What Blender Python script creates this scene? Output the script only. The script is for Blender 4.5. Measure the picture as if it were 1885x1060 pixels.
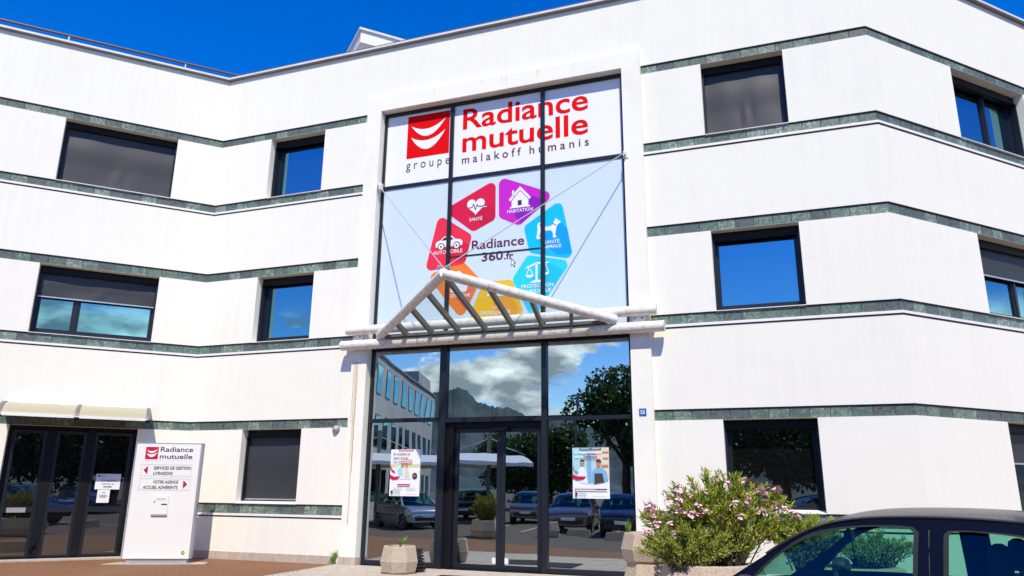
import bpy, math, random
from mathutils import Vector, Matrix
from mathutils.geometry import tessellate_polygon
from math import sin, cos, pi, radians as R
random.seed(7)
scn = bpy.context.scene
col = scn.collection
for o_ in list(bpy.data.objects): bpy.data.objects.remove(o_)

# ------------------------------------------------------------------ camera
HC = 1.6
cd = bpy.data.cameras.new('camera'); cam = bpy.data.objects.new('camera', cd); col.objects.link(cam)
PITCH, ROLL = R(14.998), R(0.491)
fw = Vector((0, cos(PITCH), sin(PITCH))); rt0 = Vector((1, 0, 0)); up0 = Vector((0, -sin(PITCH), cos(PITCH)))
rt = cos(ROLL)*rt0 + sin(ROLL)*up0; up = -sin(ROLL)*rt0 + cos(ROLL)*up0
m = Matrix.Identity(4)
for i in range(3): m[i][0], m[i][1], m[i][2] = rt[i], up[i], -fw[i]
m[2][3] = HC
cam.matrix_world = m
cd.sensor_width = 36; cd.lens = 1368.27/1885*36; cd.clip_start = 0.05; cd.clip_end = 20000
scn.camera = cam

# ------------------------------------------------------------------ sky, sun, exposure
SUN_EL = R(52.5); SUN_AZ = Vector((0.057, -0.998, 0)).normalized()      # towards the sun
sun_dir = Vector((SUN_AZ.x*cos(SUN_EL), SUN_AZ.y*cos(SUN_EL), sin(SUN_EL)))
w = bpy.data.worlds.new('World'); scn.world = w; w.use_nodes = True
nt = w.node_tree; nt.nodes.clear(); N = nt.nodes.new; L = nt.links.new
sky = N('ShaderNodeTexSky'); sky.sky_type = 'NISHITA'; sky.sun_disc = False
sky.sun_elevation = SUN_EL; sky.sun_rotation = math.atan2(SUN_AZ.x, SUN_AZ.y)
sky.altitude = 300; sky.air_density = 1.25; sky.dust_density = 0.1; sky.ozone_density = 4.0
hs = N('ShaderNodeHueSaturation'); hs.inputs['Saturation'].default_value = 1.45; hs.inputs['Value'].default_value = 1.35
hs.inputs['Hue'].default_value = 0.522
L(sky.outputs[0], hs.inputs['Color'])
tc = N('ShaderNodeTexCoord'); sx = N('ShaderNodeSeparateXYZ'); L(tc.outputs['Generated'], sx.inputs[0])
mp = N('ShaderNodeMapping'); mp.inputs['Scale'].default_value = (1, 1, 2.3); mp.inputs['Location'].default_value = (0.8, 4.3, 2.0)
L(tc.outputs['Generated'], mp.inputs[0])
nz = N('ShaderNodeTexNoise'); nz.inputs['Scale'].default_value = 5.2; nz.inputs['Detail'].default_value = 9; nz.inputs['Roughness'].default_value = 0.56
L(mp.outputs[0], nz.inputs['Vector'])
mr = N('ShaderNodeMapRange'); mr.interpolation_type = 'SMOOTHSTEP'; mr.inputs[1].default_value = 0.475; mr.inputs[2].default_value = 0.535
L(nz.outputs['Fac'], mr.inputs[0])
el = N('ShaderNodeMapRange'); el.interpolation_type = 'SMOOTHSTEP'; el.inputs[1].default_value = 0.185; el.inputs[2].default_value = 0.228
el.inputs[3].default_value = 1; el.inputs[4].default_value = 0
L(sx.outputs[2], el.inputs[0])
mul = N('ShaderNodeMath'); mul.operation = 'MULTIPLY'; L(mr.outputs[0], mul.inputs[0]); L(el.outputs[0], mul.inputs[1])
nz2 = N('ShaderNodeTexNoise'); nz2.inputs['Scale'].default_value = 11; nz2.inputs['Detail'].default_value = 6
L(mp.outputs[0], nz2.inputs['Vector'])
cr = N('ShaderNodeValToRGB'); cr.color_ramp.elements[0].position = 0.40; cr.color_ramp.elements[0].color = (3.0, 3.5, 4.0, 1)
cr.color_ramp.elements[1].position = 0.58; cr.color_ramp.elements[1].color = (13.0, 13.2, 12.8, 1)
L(nz2.outputs['Fac'], cr.inputs[0])
mx = N('ShaderNodeMix'); mx.data_type = 'RGBA'
L(mul.outputs[0], mx.inputs['Factor']); L(hs.outputs[0], mx.inputs['A']); L(cr.outputs[0], mx.inputs['B'])
bg = N('ShaderNodeBackground'); bg.inputs['Strength'].default_value = 0.14
ow = N('ShaderNodeOutputWorld'); L(mx.outputs['Result'], bg.inputs[0]); L(bg.outputs[0], ow.inputs[0])
sl = bpy.data.lights.new('sun', 'SUN'); so = bpy.data.objects.new('sun', sl); col.objects.link(so)
sl.energy = 4.9; sl.angle = R(0.53); sl.color = (1.0, 0.92, 0.74)
so.rotation_euler = sun_dir.to_track_quat('Z', 'Y').to_euler(); so.location = (0, 0, 40)
vs = scn.view_settings; vs.view_transform = 'Standard'; vs.look = 'None'; vs.gamma = 1; vs.exposure = 0.09; vs.use_curve_mapping = False

# ------------------------------------------------------------------ materials
MATS = {}
def pbr(name, colr, rough=0.6, metal=0.0, spec=0.5, noise=None, bump=None, coat=0.0, obrand=0.0):
    """noise=(scale, second colour, contrast lo, hi)  bump=(scale, strength)"""
    if name in MATS: return MATS[name]
    mt = bpy.data.materials.new(name); mt.use_nodes = True; t = mt.node_tree; b = t.nodes['Principled BSDF']
    b.inputs['Base Color'].default_value = (*colr, 1); b.inputs['Roughness'].default_value = rough
    b.inputs['Metallic'].default_value = metal; b.inputs['Specular IOR Level'].default_value = spec
    b.inputs['Coat Weight'].default_value = coat; b.inputs['Coat Roughness'].default_value = 0.03
    if noise or bump:
        g = t.nodes.new('ShaderNodeNewGeometry')
    if noise:
        sc, c2, lo, hi = noise
        n = t.nodes.new('ShaderNodeTexNoise'); n.inputs['Scale'].default_value = sc; n.inputs['Detail'].default_value = 7; n.inputs['Roughness'].default_value = 0.62
        t.links.new(g.outputs['Position'], n.inputs['Vector'])
        r = t.nodes.new('ShaderNodeMapRange'); r.inputs[1].default_value = lo; r.inputs[2].default_value = hi
        t.links.new(n.outputs['Fac'], r.inputs[0])
        x = t.nodes.new('ShaderNodeMix'); x.data_type = 'RGBA'; x.inputs['A'].default_value = (*colr, 1); x.inputs['B'].default_value = (*c2, 1)
        t.links.new(r.outputs[0], x.inputs['Factor']); t.links.new(x.outputs['Result'], b.inputs['Base Color'])
    if bump:
        n2 = t.nodes.new('ShaderNodeTexNoise'); n2.inputs['Scale'].default_value = bump[0]; n2.inputs['Detail'].default_value = 4
        t.links.new(g.outputs['Position'], n2.inputs['Vector'])
        bp = t.nodes.new('ShaderNodeBump'); bp.inputs['Strength'].default_value = bump[1]; bp.inputs['Distance'].default_value = 0.01
        t.links.new(n2.outputs['Fac'], bp.inputs['Height']); t.links.new(bp.outputs[0], b.inputs['Normal'])
    MATS[name] = mt
    return mt

def wall_material():
    mt = bpy.data.materials.new('white_render'); mt.use_nodes = True; t = mt.node_tree; b = t.nodes['Principled BSDF']; N = t.nodes.new; L = t.links.new
    g = N('ShaderNodeNewGeometry')
    # broad uneven soiling
    n = N('ShaderNodeTexNoise'); n.inputs['Scale'].default_value = 0.9; n.inputs['Detail'].default_value = 8; n.inputs['Roughness'].default_value = 0.65
    L(g.outputs['Position'], n.inputs['Vector'])
    # vertical rain streaks
    mp = N('ShaderNodeMapping'); mp.inputs['Scale'].default_value = (7, 7, 0.35); L(g.outputs['Position'], mp.inputs[0])
    n2 = N('ShaderNodeTexNoise'); n2.inputs['Scale'].default_value = 1.0; n2.inputs['Detail'].default_value = 6; L(mp.outputs[0], n2.inputs['Vector'])
    # horizontal trowel marks
    mp3 = N('ShaderNodeMapping'); mp3.inputs['Scale'].default_value = (1.2, 1.2, 26); L(g.outputs['Position'], mp3.inputs[0])
    n3 = N('ShaderNodeTexNoise'); n3.inputs['Scale'].default_value = 1.0; n3.inputs['Detail'].default_value = 5; L(mp3.outputs[0], n3.inputs['Vector'])
    a = N('ShaderNodeMath'); a.operation = 'MULTIPLY'; L(n.outputs['Fac'], a.inputs[0]); L(n2.outputs['Fac'], a.inputs[1])
    r = N('ShaderNodeMapRange'); r.inputs[1].default_value = 0.22; r.inputs[2].default_value = 0.42; L(a.outputs[0], r.inputs[0])
    x = N('ShaderNodeMix'); x.data_type = 'RGBA'; x.inputs['A'].default_value = (0.845, 0.832, 0.75, 1); x.inputs['B'].default_value = (0.815, 0.80, 0.725, 1)
    L(r.outputs[0], x.inputs['Factor'])
    x2 = N('ShaderNodeMix'); x2.data_type = 'RGBA'; x2.blend_type = 'MULTIPLY'; x2.inputs['Factor'].default_value = 0.05
    L(x.outputs['Result'], x2.inputs['A']); L(n3.outputs['Fac'], x2.inputs['B'])
    L(x2.outputs['Result'], b.inputs['Base Color'])
    b.inputs['Roughness'].default_value = 0.85; b.inputs['Specular IOR Level'].default_value = 0.2
    n4 = N('ShaderNodeTexNoise'); n4.inputs['Scale'].default_value = 70; n4.inputs['Detail'].default_value = 3; L(g.outputs['Position'], n4.inputs['Vector'])
    ad = N('ShaderNodeMath'); L(n4.outputs['Fac'], ad.inputs[0]); L(n3.outputs['Fac'], ad.inputs[1])
    bp = N('ShaderNodeBump'); bp.inputs['Strength'].default_value = 0.25; bp.inputs['Distance'].default_value = 0.004
    L(ad.outputs[0], bp.inputs['Height']); L(bp.outputs[0], b.inputs['Normal'])
    return mt
M_WALL = wall_material()

def marble_material():
    mt = bpy.data.materials.new('green_marble'); mt.use_nodes = True; t = mt.node_tree; b = t.nodes['Principled BSDF']; N = t.nodes.new; L = t.links.new
    g = N('ShaderNodeNewGeometry'); oi = N('ShaderNodeObjectInfo')
    ml = N('ShaderNodeMath'); ml.operation = 'MULTIPLY'; ml.inputs[1].default_value = 40; L(oi.outputs['Random'], ml.inputs[0])
    cx = N('ShaderNodeCombineXYZ'); L(ml.outputs[0], cx.inputs[0]); L(ml.outputs[0], cx.inputs[2])
    va = N('ShaderNodeVectorMath'); L(g.outputs['Position'], va.inputs[0]); L(cx.outputs[0], va.inputs[1])
    n = N('ShaderNodeTexNoise'); n.inputs['Scale'].default_value = 16; n.inputs['Detail'].default_value = 9; n.inputs['Roughness'].default_value = 0.74; n.inputs['Distortion'].default_value = 0.8
    L(va.outputs[0], n.inputs['Vector'])
    ad = N('ShaderNodeMath'); ad.inputs[1].default_value = -0.5; L(oi.outputs['Random'], ad.inputs[0])
    m2 = N('ShaderNodeMath'); m2.operation = 'MULTIPLY_ADD'; m2.inputs[1].default_value = 0.20; L(ad.outputs[0], m2.inputs[0]); L(n.outputs['Fac'], m2.inputs[2])
    c = N('ShaderNodeValToRGB'); e = c.color_ramp.elements
    e[0].position = 0.34; e[0].color = (0.05, 0.05, 0.06, 1)
    e[1].position = 0.68; e[1].color = (0.36, 0.46, 0.38, 1)
    for p, q in ((0.40, (0.13, 0.135, 0.14, 1)), (0.46, (0.07, 0.115, 0.095, 1)), (0.54, (0.13, 0.205, 0.16, 1)), (0.62, (0.20, 0.225, 0.205, 1))):
        k = e.new(p); k.color = q
    L(m2.outputs[0], c.inputs[0]); L(c.outputs[0], b.inputs['Base Color'])
    b.inputs['Roughness'].default_value = 0.45; b.inputs['Specular IOR Level'].default_value = 0.35
    return mt
M_TILE = marble_material()

def glass_material(name, refl, tint, transp=True, rough=0.0, rtint=(0.93, 0.97, 1.0), fres=True):
    mt = bpy.data.materials.new(name); mt.use_nodes = True; t = mt.node_tree; t.nodes.clear(); N = t.nodes.new; L = t.links.new
    out = N('ShaderNodeOutputMaterial'); mix = N('ShaderNodeMixShader'); gl = N('ShaderNodeBsdfGlossy')
    gl.inputs['Roughness'].default_value = rough; gl.inputs['Color'].default_value = (*rtint, 1)
    tr = N('ShaderNodeBsdfTransparent' if transp else 'ShaderNodeBsdfDiffuse'); tr.inputs['Color'].default_value = (*tint, 1)
    lw = N('ShaderNodeLayerWeight'); lw.inputs['Blend'].default_value = 0.5; fr = N('ShaderNodeMath'); fr.operation = 'POWER'; fr.inputs[1].default_value = 5; L(lw.outputs['Facing'], fr.inputs[0])
    mrn = N('ShaderNodeMapRange'); mrn.inputs[3].default_value = refl; mrn.inputs[4].default_value = 1.0 if fres else refl + .25; L(fr.outputs[0], mrn.inputs[0])
    # slight waviness of float panes
    g = N('ShaderNodeNewGeometry'); n = N('ShaderNodeTexNoise'); n.inputs['Scale'].default_value = 0.8; L(g.outputs['Position'], n.inputs['Vector'])
    bp = N('ShaderNodeBump'); bp.inputs['Strength'].default_value = 0.10; bp.inputs['Distance'].default_value = 0.02; L(n.outputs['Fac'], bp.inputs['Height'])
    oi = N('ShaderNodeObjectInfo'); wn_ = N('ShaderNodeTexWhiteNoise'); wn_.noise_dimensions = '1D'; L(oi.outputs['Random'], wn_.inputs['W'])
    sb = N('ShaderNodeVectorMath'); sb.operation = 'SUBTRACT'; sb.inputs[1].default_value = (.5, .5, .5); L(wn_.outputs['Color'], sb.inputs[0])
    sc1 = N('ShaderNodeVectorMath'); sc1.operation = 'SCALE'; sc1.inputs['Scale'].default_value = .010; L(sb.outputs[0], sc1.inputs[0])      # every pane sits a hair out of true
    av = N('ShaderNodeVectorMath'); L(bp.outputs[0], av.inputs[0]); L(sc1.outputs[0], av.inputs[1]); nm_ = N('ShaderNodeVectorMath'); nm_.operation = 'NORMALIZE'; L(av.outputs[0], nm_.inputs[0])
    L(nm_.outputs[0], gl.inputs['Normal'])
    L(mrn.outputs[0], mix.inputs[0]); L(tr.outputs[0], mix.inputs[1]); L(gl.outputs[0], mix.inputs[2]); L(mix.outputs[0], out.inputs[0])
    return mt
M_GLASS = glass_material('entrance_glass', 0.55, (0.34, 0.33, 0.24), rtint=(0.80, 0.94, 1.0))
M_WGLASS = glass_material('window_glass', 0.50, (0.008, 0.009, 0.011), transp=False, rtint=(0.32, 0.74, 0.90))
M_DGLASS = glass_material('door_glass', 0.30, (0.006, 0.006, 0.007), transp=False, rtint=(0.80, 0.88, 0.92))
M_CARGLASS = glass_material('car_glass', 0.06, (0.42, 0.74, 0.60))
M_CANGLASS = glass_material('canopy_glass', 0.05, (0.90, 0.93, 0.915), fres=False)
M_FRAME = pbr('anthracite_metal', (0.012, 0.015, 0.022), 0.35, spec=.4)
M_BLACK = pbr('black_frame', (0.005, 0.0055, 0.007), 0.5, spec=.25)
M_BLIND = pbr('grey_blind_fabric', (0.036, 0.038, 0.045), 0.5, noise=(180, (0.027, 0.029, 0.035), 0.4, 0.6), bump=(220, 0.15))
M_ALU = pbr('aluminium', (0.55, 0.55, 0.56), 0.35, 0.6)
M_SILL = pbr('sill_white', (0.80, 0.79, 0.77), 0.6)
M_SOFFIT = pbr('soffit_render', (0.60, 0.55, 0.48), 0.9)
M_COPE = pbr('coping_metal', (0.72, 0.70, 0.68), 0.45, noise=(3, (0.60, 0.58, 0.57), 0.4, 0.7))
M_FLASH_SHADE = pbr('flashing_and_shade', (.055, .045, .06), .7)  # dark flashing, also the painted shadow lines above the tiles
M_GROUT = pbr('grout', (0.45, 0.43, 0.40), 0.95)
M_RAIL = pbr('rail_brown', (0.09, 0.055, 0.055), 0.5)
M_WHITE = pbr('white_paint', (0.80, 0.80, 0.79), 0.4, noise=(6, (0.66, 0.63, 0.57), 0.52, 0.75))
M_TUBE = pbr('tube_paint', (0.76, 0.74, 0.69), 0.6, spec=.3, noise=(11, (0.40, 0.32, 0.24), 0.50, 0.78), bump=(60, .15))
M_RUST = pbr('rust', (0.42, 0.24, 0.06), 0.8, noise=(40, (0.60, 0.48, 0.28), 0.4, 0.6))
M_GREY = pbr('grey_metal', (0.15, 0.15, 0.145), 0.45)
M_PLINTH = pbr('plinth_tile', (0.50, 0.42, 0.36), 0.7, noise=(5, (0.40, 0.33, 0.28), 0.4, 0.7))
M_STEEL = pbr('steel', (0.60, 0.60, 0.60), 0.3, 0.8)
M_FILMW = pbr('film_white', (0.84, 0.84, 0.85), 0.35, coat=0.35)
M_FILMB = pbr('film_sky_reflection', (0.60, 0.71, 0.80), 0.3, coat=0.35)  # white film, sky reflection painted in as a pale blue tint
M_RED = pbr('print_red', (0.72, 0.001, 0.003), 0.6, spec=.1)
M_MAROON = pbr('print_maroon', (0.12, 0.012, 0.035), 0.4)
M_INK = pbr('print_ink', (0.03, 0.03, 0.035), 0.5)
M_PW = pbr('print_white', (0.80, 0.82, 0.84), 0.4)
M_DASH = pbr('print_dark_violet', (0.06, 0.012, 0.05), 0.4)

# ------------------------------------------------------------------ helpers
class MB:
    def __init__(s): s.v = []; s.f = []; s.smooth = False
    def add(s, vs, fs):
        b = len(s.v); s.v += [tuple(x) for x in vs]; s.f += [tuple(i+b for i in q) for q in fs]; return s
    def hexa(s, p):     # p: 8 points, bottom ring 0-3, top ring 4-7
        return s.add(p, [(0,3,2,1),(4,5,6,7),(0,1,5,4),(1,2,6,5),(2,3,7,6),(3,0,4,7)])
    def box(s, c, dx, dy, dz, ax=None):
        c = Vector(c); X, Y, Z = ax if ax else (Vector((1,0,0)), Vector((0,1,0)), Vector((0,0,1)))
        q = []
        for k in (-.5, .5):
            for i, j in ((-.5,-.5),(.5,-.5),(.5,.5),(-.5,.5)): q.append(c + X*dx*i + Y*dy*j + Z*dz*k)
        return s.hexa(q)
    def tube(s, pts, r, n=10, cap=True):
        pts = [Vector(p) for p in pts]; rings = []; rr = r if isinstance(r, (list, tuple)) else [r]*len(pts); u = None
        for i, p in enumerate(pts):
            d = (pts[min(i+1, len(pts)-1)] - pts[max(i-1, 0)]).normalized()
            if u is None:
                u = d.cross(Vector((0,0,1)));
                if u.length < 1e-3: u = Vector((1,0,0))
            u = (u - d*u.dot(d)).normalized(); v = d.cross(u)
            rings.append([p + (u*cos(2*pi*k/n) + v*sin(2*pi*k/n))*rr[i] for k in range(n)])
        vs = [q for rg in rings for q in rg]; fs = []
        for i in range(len(rings)-1):
            for k in range(n):
                a, b = i*n+k, i*n+(k+1) % n; fs.append((a, b, b+n, a+n))
        if cap:
            fs.append(tuple(range(n-1, -1, -1))); fs.append(tuple(range((len(rings)-1)*n, len(rings)*n)))
        return s.add(vs, fs)
    def lathe(s, prof, c, n=16, ax=None, rot=0):
        c = Vector(c); X, Y, Z = ax if ax else (Vector((1,0,0)), Vector((0,1,0)), Vector((0,0,1)))
        vs = []
        for r, z in prof:
            for k in range(n):
                a = 2*pi*k/n + rot; vs.append(c + X*r*cos(a) + Y*r*sin(a) + Z*z)
        fs = []
        for i in range(len(prof)-1):
            for k in range(n):
                a, b = i*n+k, i*n+(k+1) % n; fs.append((a, b, b+n, a+n))
        fs.append(tuple(range(n-1, -1, -1))); fs.append(tuple(range((len(prof)-1)*n, len(prof)*n)))
        return s.add(vs, fs)
    def flat(s, outer, pl, d, holes=(), thick=0.0):
        """polygon in (a,b) of a plane function pl(a,b,d); optional thickness backwards"""
        loops = [outer] + list(holes); allp = [p for lp in loops for p in lp]
        tris = tessellate_polygon([[Vector((a, b, 0)) for a, b in lp] for lp in loops])
        def area(t):
            (ax, ay), (bx, by), (cx, cy) = (allp[i] for i in t); return (bx-ax)*(cy-ay)-(by-ay)*(cx-ax)
        tr = [t if area(t) > 0 else t[::-1] for t in tris]
        s.add([pl(a, b, d) for a, b in allp], tr)
        if thick:
            s.add([pl(a, b, d-thick) for a, b in allp], [t[::-1] for t in tr])
            for lp in loops:
                k = len(lp); s.add([pl(a, b, d) for a, b in lp] + [pl(a, b, d-thick) for a, b in lp], [(i, i+k, (i+1) % k + k, (i+1) % k) for i in range(k)])
        return s
    def mesh(s, name):
        me = bpy.data.meshes.new(name); me.from_pydata(s.v, [], s.f); me.update()
        if s.smooth: me.polygons.foreach_set('use_smooth', [True]*len(me.polygons))
        return me
    def build(s, name, mat, parent=None, local=False, label=None):
        o = bpy.data.objects.new(name, s.mesh(name)); o.data.materials.append(mat)
        put(o, parent, local)
        if label: o['label'] = label
        return o
def put(o, parent=None, local=False):
    col.objects.link(o)
    if parent is not None:
        o.parent = parent
        if parent.type == 'EMPTY' and not local: o.matrix_parent_inverse = Matrix.Translation(-Vector(parent.location))
def smooth_by_angle(o, ang=40):
    me = o.data; me.polygons.foreach_set('use_smooth', [True]*len(me.polygons))
    try: me.set_sharp_from_angle(angle=R(ang))
    except Exception: pass
    return o
def tag(o, label, cat, group=None):
    o['label'] = label; o['category'] = cat
    if group: o['group'] = group
    return o
def thing(name, label, cat, loc=(0,0,0), rotz=0, group=None):
    o = bpy.data.objects.new(name, None); col.objects.link(o); o.location = loc; o.rotation_euler = (0, 0, rotz); o.empty_display_size = 0.2
    return tag(o, label, cat, group)
def structure(o): o['kind'] = 'structure'; return o
def copy_tree(o, parent=None):
    c = o.copy(); col.objects.link(c)
    if parent is not None: c.parent = parent
    for ch in list(o.children): copy_tree(ch, c)
    return c
def rounded(pts, r, n=7):
    out = []; k = len(pts)
    for i in range(k):
        p = Vector(pts[i]); a = (Vector(pts[i-1]) - p); b = (Vector(pts[(i+1) % k]) - p)
        al = a.angle(b); t = min(r/math.tan(al/2), a.length*.48, b.length*.48); rr = t*math.tan(al/2)
        a.normalize(); b.normalize(); c = p + (a+b).normalized()*(rr/sin(al/2))
        p0 = p + a*t; p1 = p + b*t; v0 = p0-c; v1 = p1-c; th = v0.angle_signed(v1) if v0.length > 0 else 0
        for j in range(n+1):
            q = v0.copy(); q.rotate(Matrix.Rotation(-th*j/n, 2)); out.append(tuple(c+q))
    return out
def ellipse(cx, cy, rx, ry, n=20, a0=0, a1=2*pi):
    return [(cx + rx*cos(a0+(a1-a0)*i/n), cy + ry*sin(a0+(a1-a0)*i/n)) for i in range(n)]
_txt = {}
def text_mesh(body, bold):
    key = (body, bold)
    if key not in _txt:
        cu = bpy.data.curves.new('t', 'FONT'); cu.body = body; cu.offset = bold; cu.resolution_u = 4; cu.fill_mode = 'FRONT'
        o = bpy.data.objects.new('t', cu); col.objects.link(o); bpy.context.view_layer.update()
        me = bpy.data.meshes.new_from_object(o.evaluated_get(bpy.context.evaluated_depsgraph_get()))
        vs = [(v.co.x, v.co.y) for v in me.vertices]; fs = [tuple(p.vertices) for p in me.polygons]
        bpy.data.objects.remove(o); bpy.data.meshes.remove(me); bpy.data.curves.remove(cu)
        _txt[key] = (vs, fs)
    return _txt[key]
def lettering(body, a0, a1, b0, cap, pl, d, mat, parent, bold=0.0, name='lettering', local=False, slant=0.0, spread=0.0):
    """text from a0 to a1 on the plane, baseline b0, capital height cap"""
    if spread: body_ = (' ' if spread < 1 else '  ').join(body)
    else: body_ = body
    vs, fs = text_mesh(body_, bold); xs = [v[0] for v in vs]; x0, x1 = min(xs), max(xs)
    ref = text_mesh('H', bold)[0]; hy0 = min(v[1] for v in ref); hy1 = max(v[1] for v in ref)
    kx = (a1-a0)/(x1-x0); ky = cap/(hy1-hy0); mb = MB()
    mb.add([pl(a0 + (x-x0)*kx + slant*(y-hy0)*ky, b0 + (y-hy0)*ky, d) for x, y in vs], fs)
    return mb.build(name, mat, parent, local)

# ------------------------------------------------------------------ building frame of reference
PI_ = Vector((-7.67229, 18.0, 0)); aA, aB, aC = R(26.895), R(-19.978), R(26.013); LB = 15.47417
dA = Vector((cos(aA), sin(aA), 0)); dB = Vector((cos(aB), sin(aB), 0)); dC = Vector((cos(aC), sin(aC), 0))
nA, nB, nC = [Vector((d.y, -d.x, 0)) for d in (dA, dB, dC)]
PO = PI_ + dB*LB
Z = Vector((0, 0, 1))
def miter(n1, n2): return (n1+n2)/(1+n1.dot(n2))
mI, mO = miter(nA, nB), miter(nB, nC)
def P(s, d, z=0.0):        # s along the folded facade, d outwards
    if abs(s) < 1e-6: return PI_ + mI*d + Z*z
    if abs(s-LB) < 1e-6: return PO + mO*d + Z*z
    if s < 0: return PI_ + dA*s + nA*d + Z*z
    if s < LB: return PI_ + dB*s + nB*d + Z*z
    return PO + dC*(s-LB) + nC*d + Z*z
def PB(s, z, d): return PI_ + dB*s + nB*d + Z*z
def PA(s, z, d): return PI_ + dA*s + nA*d + Z*z
def PC(s, z, d): return PO + dC*(s-LB) + nC*d + Z*z
def strip(mb, s0, s1, z0, z1, df, db):
    """solid following the facade line from s0 to s1"""
    ss = [s0] + [c for c in (0.0, LB) if s0+1e-4 < c < s1-1e-4] + [s1]
    for a, b in zip(ss[:-1], ss[1:]):
        eps = 1e-7
        mb.hexa([P(a, df, z0), P(b, df, z0), P(b, db, z0), P(a, db, z0), P(a, df, z1), P(b, df, z1), P(b, db, z1), P(a, db, z1)])
    return mb
S0, S1 = -13.0, 27.0
FL, FR = 4.42, 11.06              # outer edges of the portal frame
OL, OR_ = 4.80, 10.66             # its opening
PF, PG = 0.10, -0.14              # portal front, glazing plane
# storey levels: (sill ledge bottom, tile bottom, tile top = window bottom, window top = tile bottom, tile top)
ST = [(0.935, 0.985, 1.200, 2.835, 3.040), (4.617, 4.668, 4.877, 6.497, 6.715), (8.299, 8.350, 8.559, 10.180, 10.384)]
TOP = 12.115

# ------------------------------------------------------------------ ground
def ground_material():
    mt = bpy.data.materials.new('brown_asphalt'); mt.use_nodes = True; t = mt.node_tree; b = t.nodes['Principled BSDF']; N = t.nodes.new; L = t.links.new
    g = N('ShaderNodeNewGeometry')
    n = N('ShaderNodeTexNoise'); n.inputs['Scale'].default_value = 38; n.inputs['Detail'].default_value = 4; L(g.outputs['Position'], n.inputs['Vector'])
    n2 = N('ShaderNodeTexNoise'); n2.inputs['Scale'].default_value = 0.7; n2.inputs['Detail'].default_value = 6; L(g.outputs['Position'], n2.inputs['Vector'])
    c = N('ShaderNodeValToRGB'); e = c.color_ramp.elements; e[0].position = 0.33; e[0].color = (0.055, 0.024, 0.012, 1); e[1].position = 0.68; e[1].color = (0.34, 0.17, 0.075, 1)
    k = e.new(0.5); k.color = (0.19, 0.078, 0.031, 1)
    L(n.outputs['Fac'], c.inputs[0])
    x = N('ShaderNodeMix'); x.data_type = 'RGBA'; x.inputs['B'].default_value = (0.22, 0.115, 0.052, 1)
    r = N('ShaderNodeMapRange'); r.inputs[1].default_value = 0.45; r.inputs[2].default_value = 0.7; r.inputs[4].default_value = 0.6; L(n2.outputs['Fac'], r.inputs[0])
    L(r.outputs[0], x.inputs['Factor']); L(c.outputs[0], x.inputs['A']); L(x.outputs['Result'], b.inputs['Base Color'])
    b.inputs['Roughness'].default_value = 0.9
    bp = N('ShaderNodeBump'); bp.inputs['Strength'].default_value = 0.6; bp.inputs['Distance'].default_value = 0.01; L(n.outputs['Fac'], bp.inputs['Height']); L(bp.outputs[0], b.inputs['Normal'])
    return mt
M_GROUND = ground_material()
mb = MB(); mb.add([(-6000, -6000, 0), (6000, -6000, 0), (6000, 6000, 0), (-6000, 6000, 0)], [(0, 1, 2, 3)])
structure(mb.build('ground', pbr('meadow', (.06, .085, .035), .95, noise=(.05, (.11, .10, .05), .4, .7))))
mb = MB(); mb.add([(-60, 9.3, .003), (40, 9.3, .003), (40, 40, .003), (-60, 40, .003)], [(0, 1, 2, 3)])
structure(mb.build('forecourt', M_GROUND))
M_ASPH = pbr('dark_asphalt', (0.075, 0.055, 0.042), 0.9, noise=(30, (0.13, 0.10, 0.075), 0.4, 0.7), bump=(60, 0.4))
M_LINE = pbr('road_paint', (0.62, 0.62, 0.58), 0.7, noise=(14, (0.40, 0.38, 0.34), 0.5, 0.75))
mb = MB(); mb.add([(-160, -120, .006), (90, -120, .006), (90, 9.5, .006), (-160, 9.5, .006)], [(0, 1, 2, 3)])
structure(mb.build('parking_lot', M_ASPH))
mb = MB()
for k in range(9):                                     # painted bay lines of the car park
    c = Vector((-1.9 - 2.45*k, 5.6 - 0.55*k, .011)); ax = Vector((-.45, -.89, 0)); ay = Vector((.89, -.45, 0))
    mb.add([c - ay*.05, c + ay*.05, c + ay*.05 + ax*5, c - ay*.05 + ax*5], [(0, 1, 2, 3)])
structure(mb.build('bay_markings', M_LINE))
# paving in front of the entrance, slab by slab
M_SLAB = pbr('paving_slab', (0.48, 0.41, 0.34), 0.85, noise=(7, (0.36, 0.30, 0.25), 0.42, 0.7), bump=(90, 0.2))
mb = MB(); mb.hexa([PB(4.25, 0.001, 0.0), PB(4.25, 0.001, 3.6), PB(12.4, 0.001, 3.6), PB(12.4, 0.001, 0.0), PB(4.25, .006, 0.0), PB(4.25, .006, 3.6), PB(12.4, .006, 3.6), PB(12.4, .006, 0.0)])
pav = structure(mb.build('pavement', M_GROUT))
sw, sh = 0.96, 0.60; slab = None; row = 0; dd0 = 0.005
while dd0 < 3.55:
    s = 4.27 - (0.48 if row % 2 else 0)
    while s < 12.38:
        a, b = max(s, 4.27), min(s+sw-.01, 12.38)
        # the left edge of the paving runs off at an angle
        lim = 4.27 + max(0, dd0-0.25)*0.10
        if b - a > .08 and a >= lim-.5:
            a = max(a, lim)
            mb = MB(); e0, e1 = dd0, dd0+sh-.01; h = 0.016 + random.uniform(-.0015, .0015)
            mb.hexa([PB(a, .004, e1), PB(b, .004, e1), PB(b, .004, e0), PB(a, .004, e0), PB(a+.004, h, e1-.004), PB(b-.004, h, e1-.004), PB(b-.004, h, e0+.004), PB(a+.004, h, e0+.004)])
            mb.build('paving_slab', M_SLAB, pav)
        s += sw
    dd0 += sh; row += 1

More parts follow.
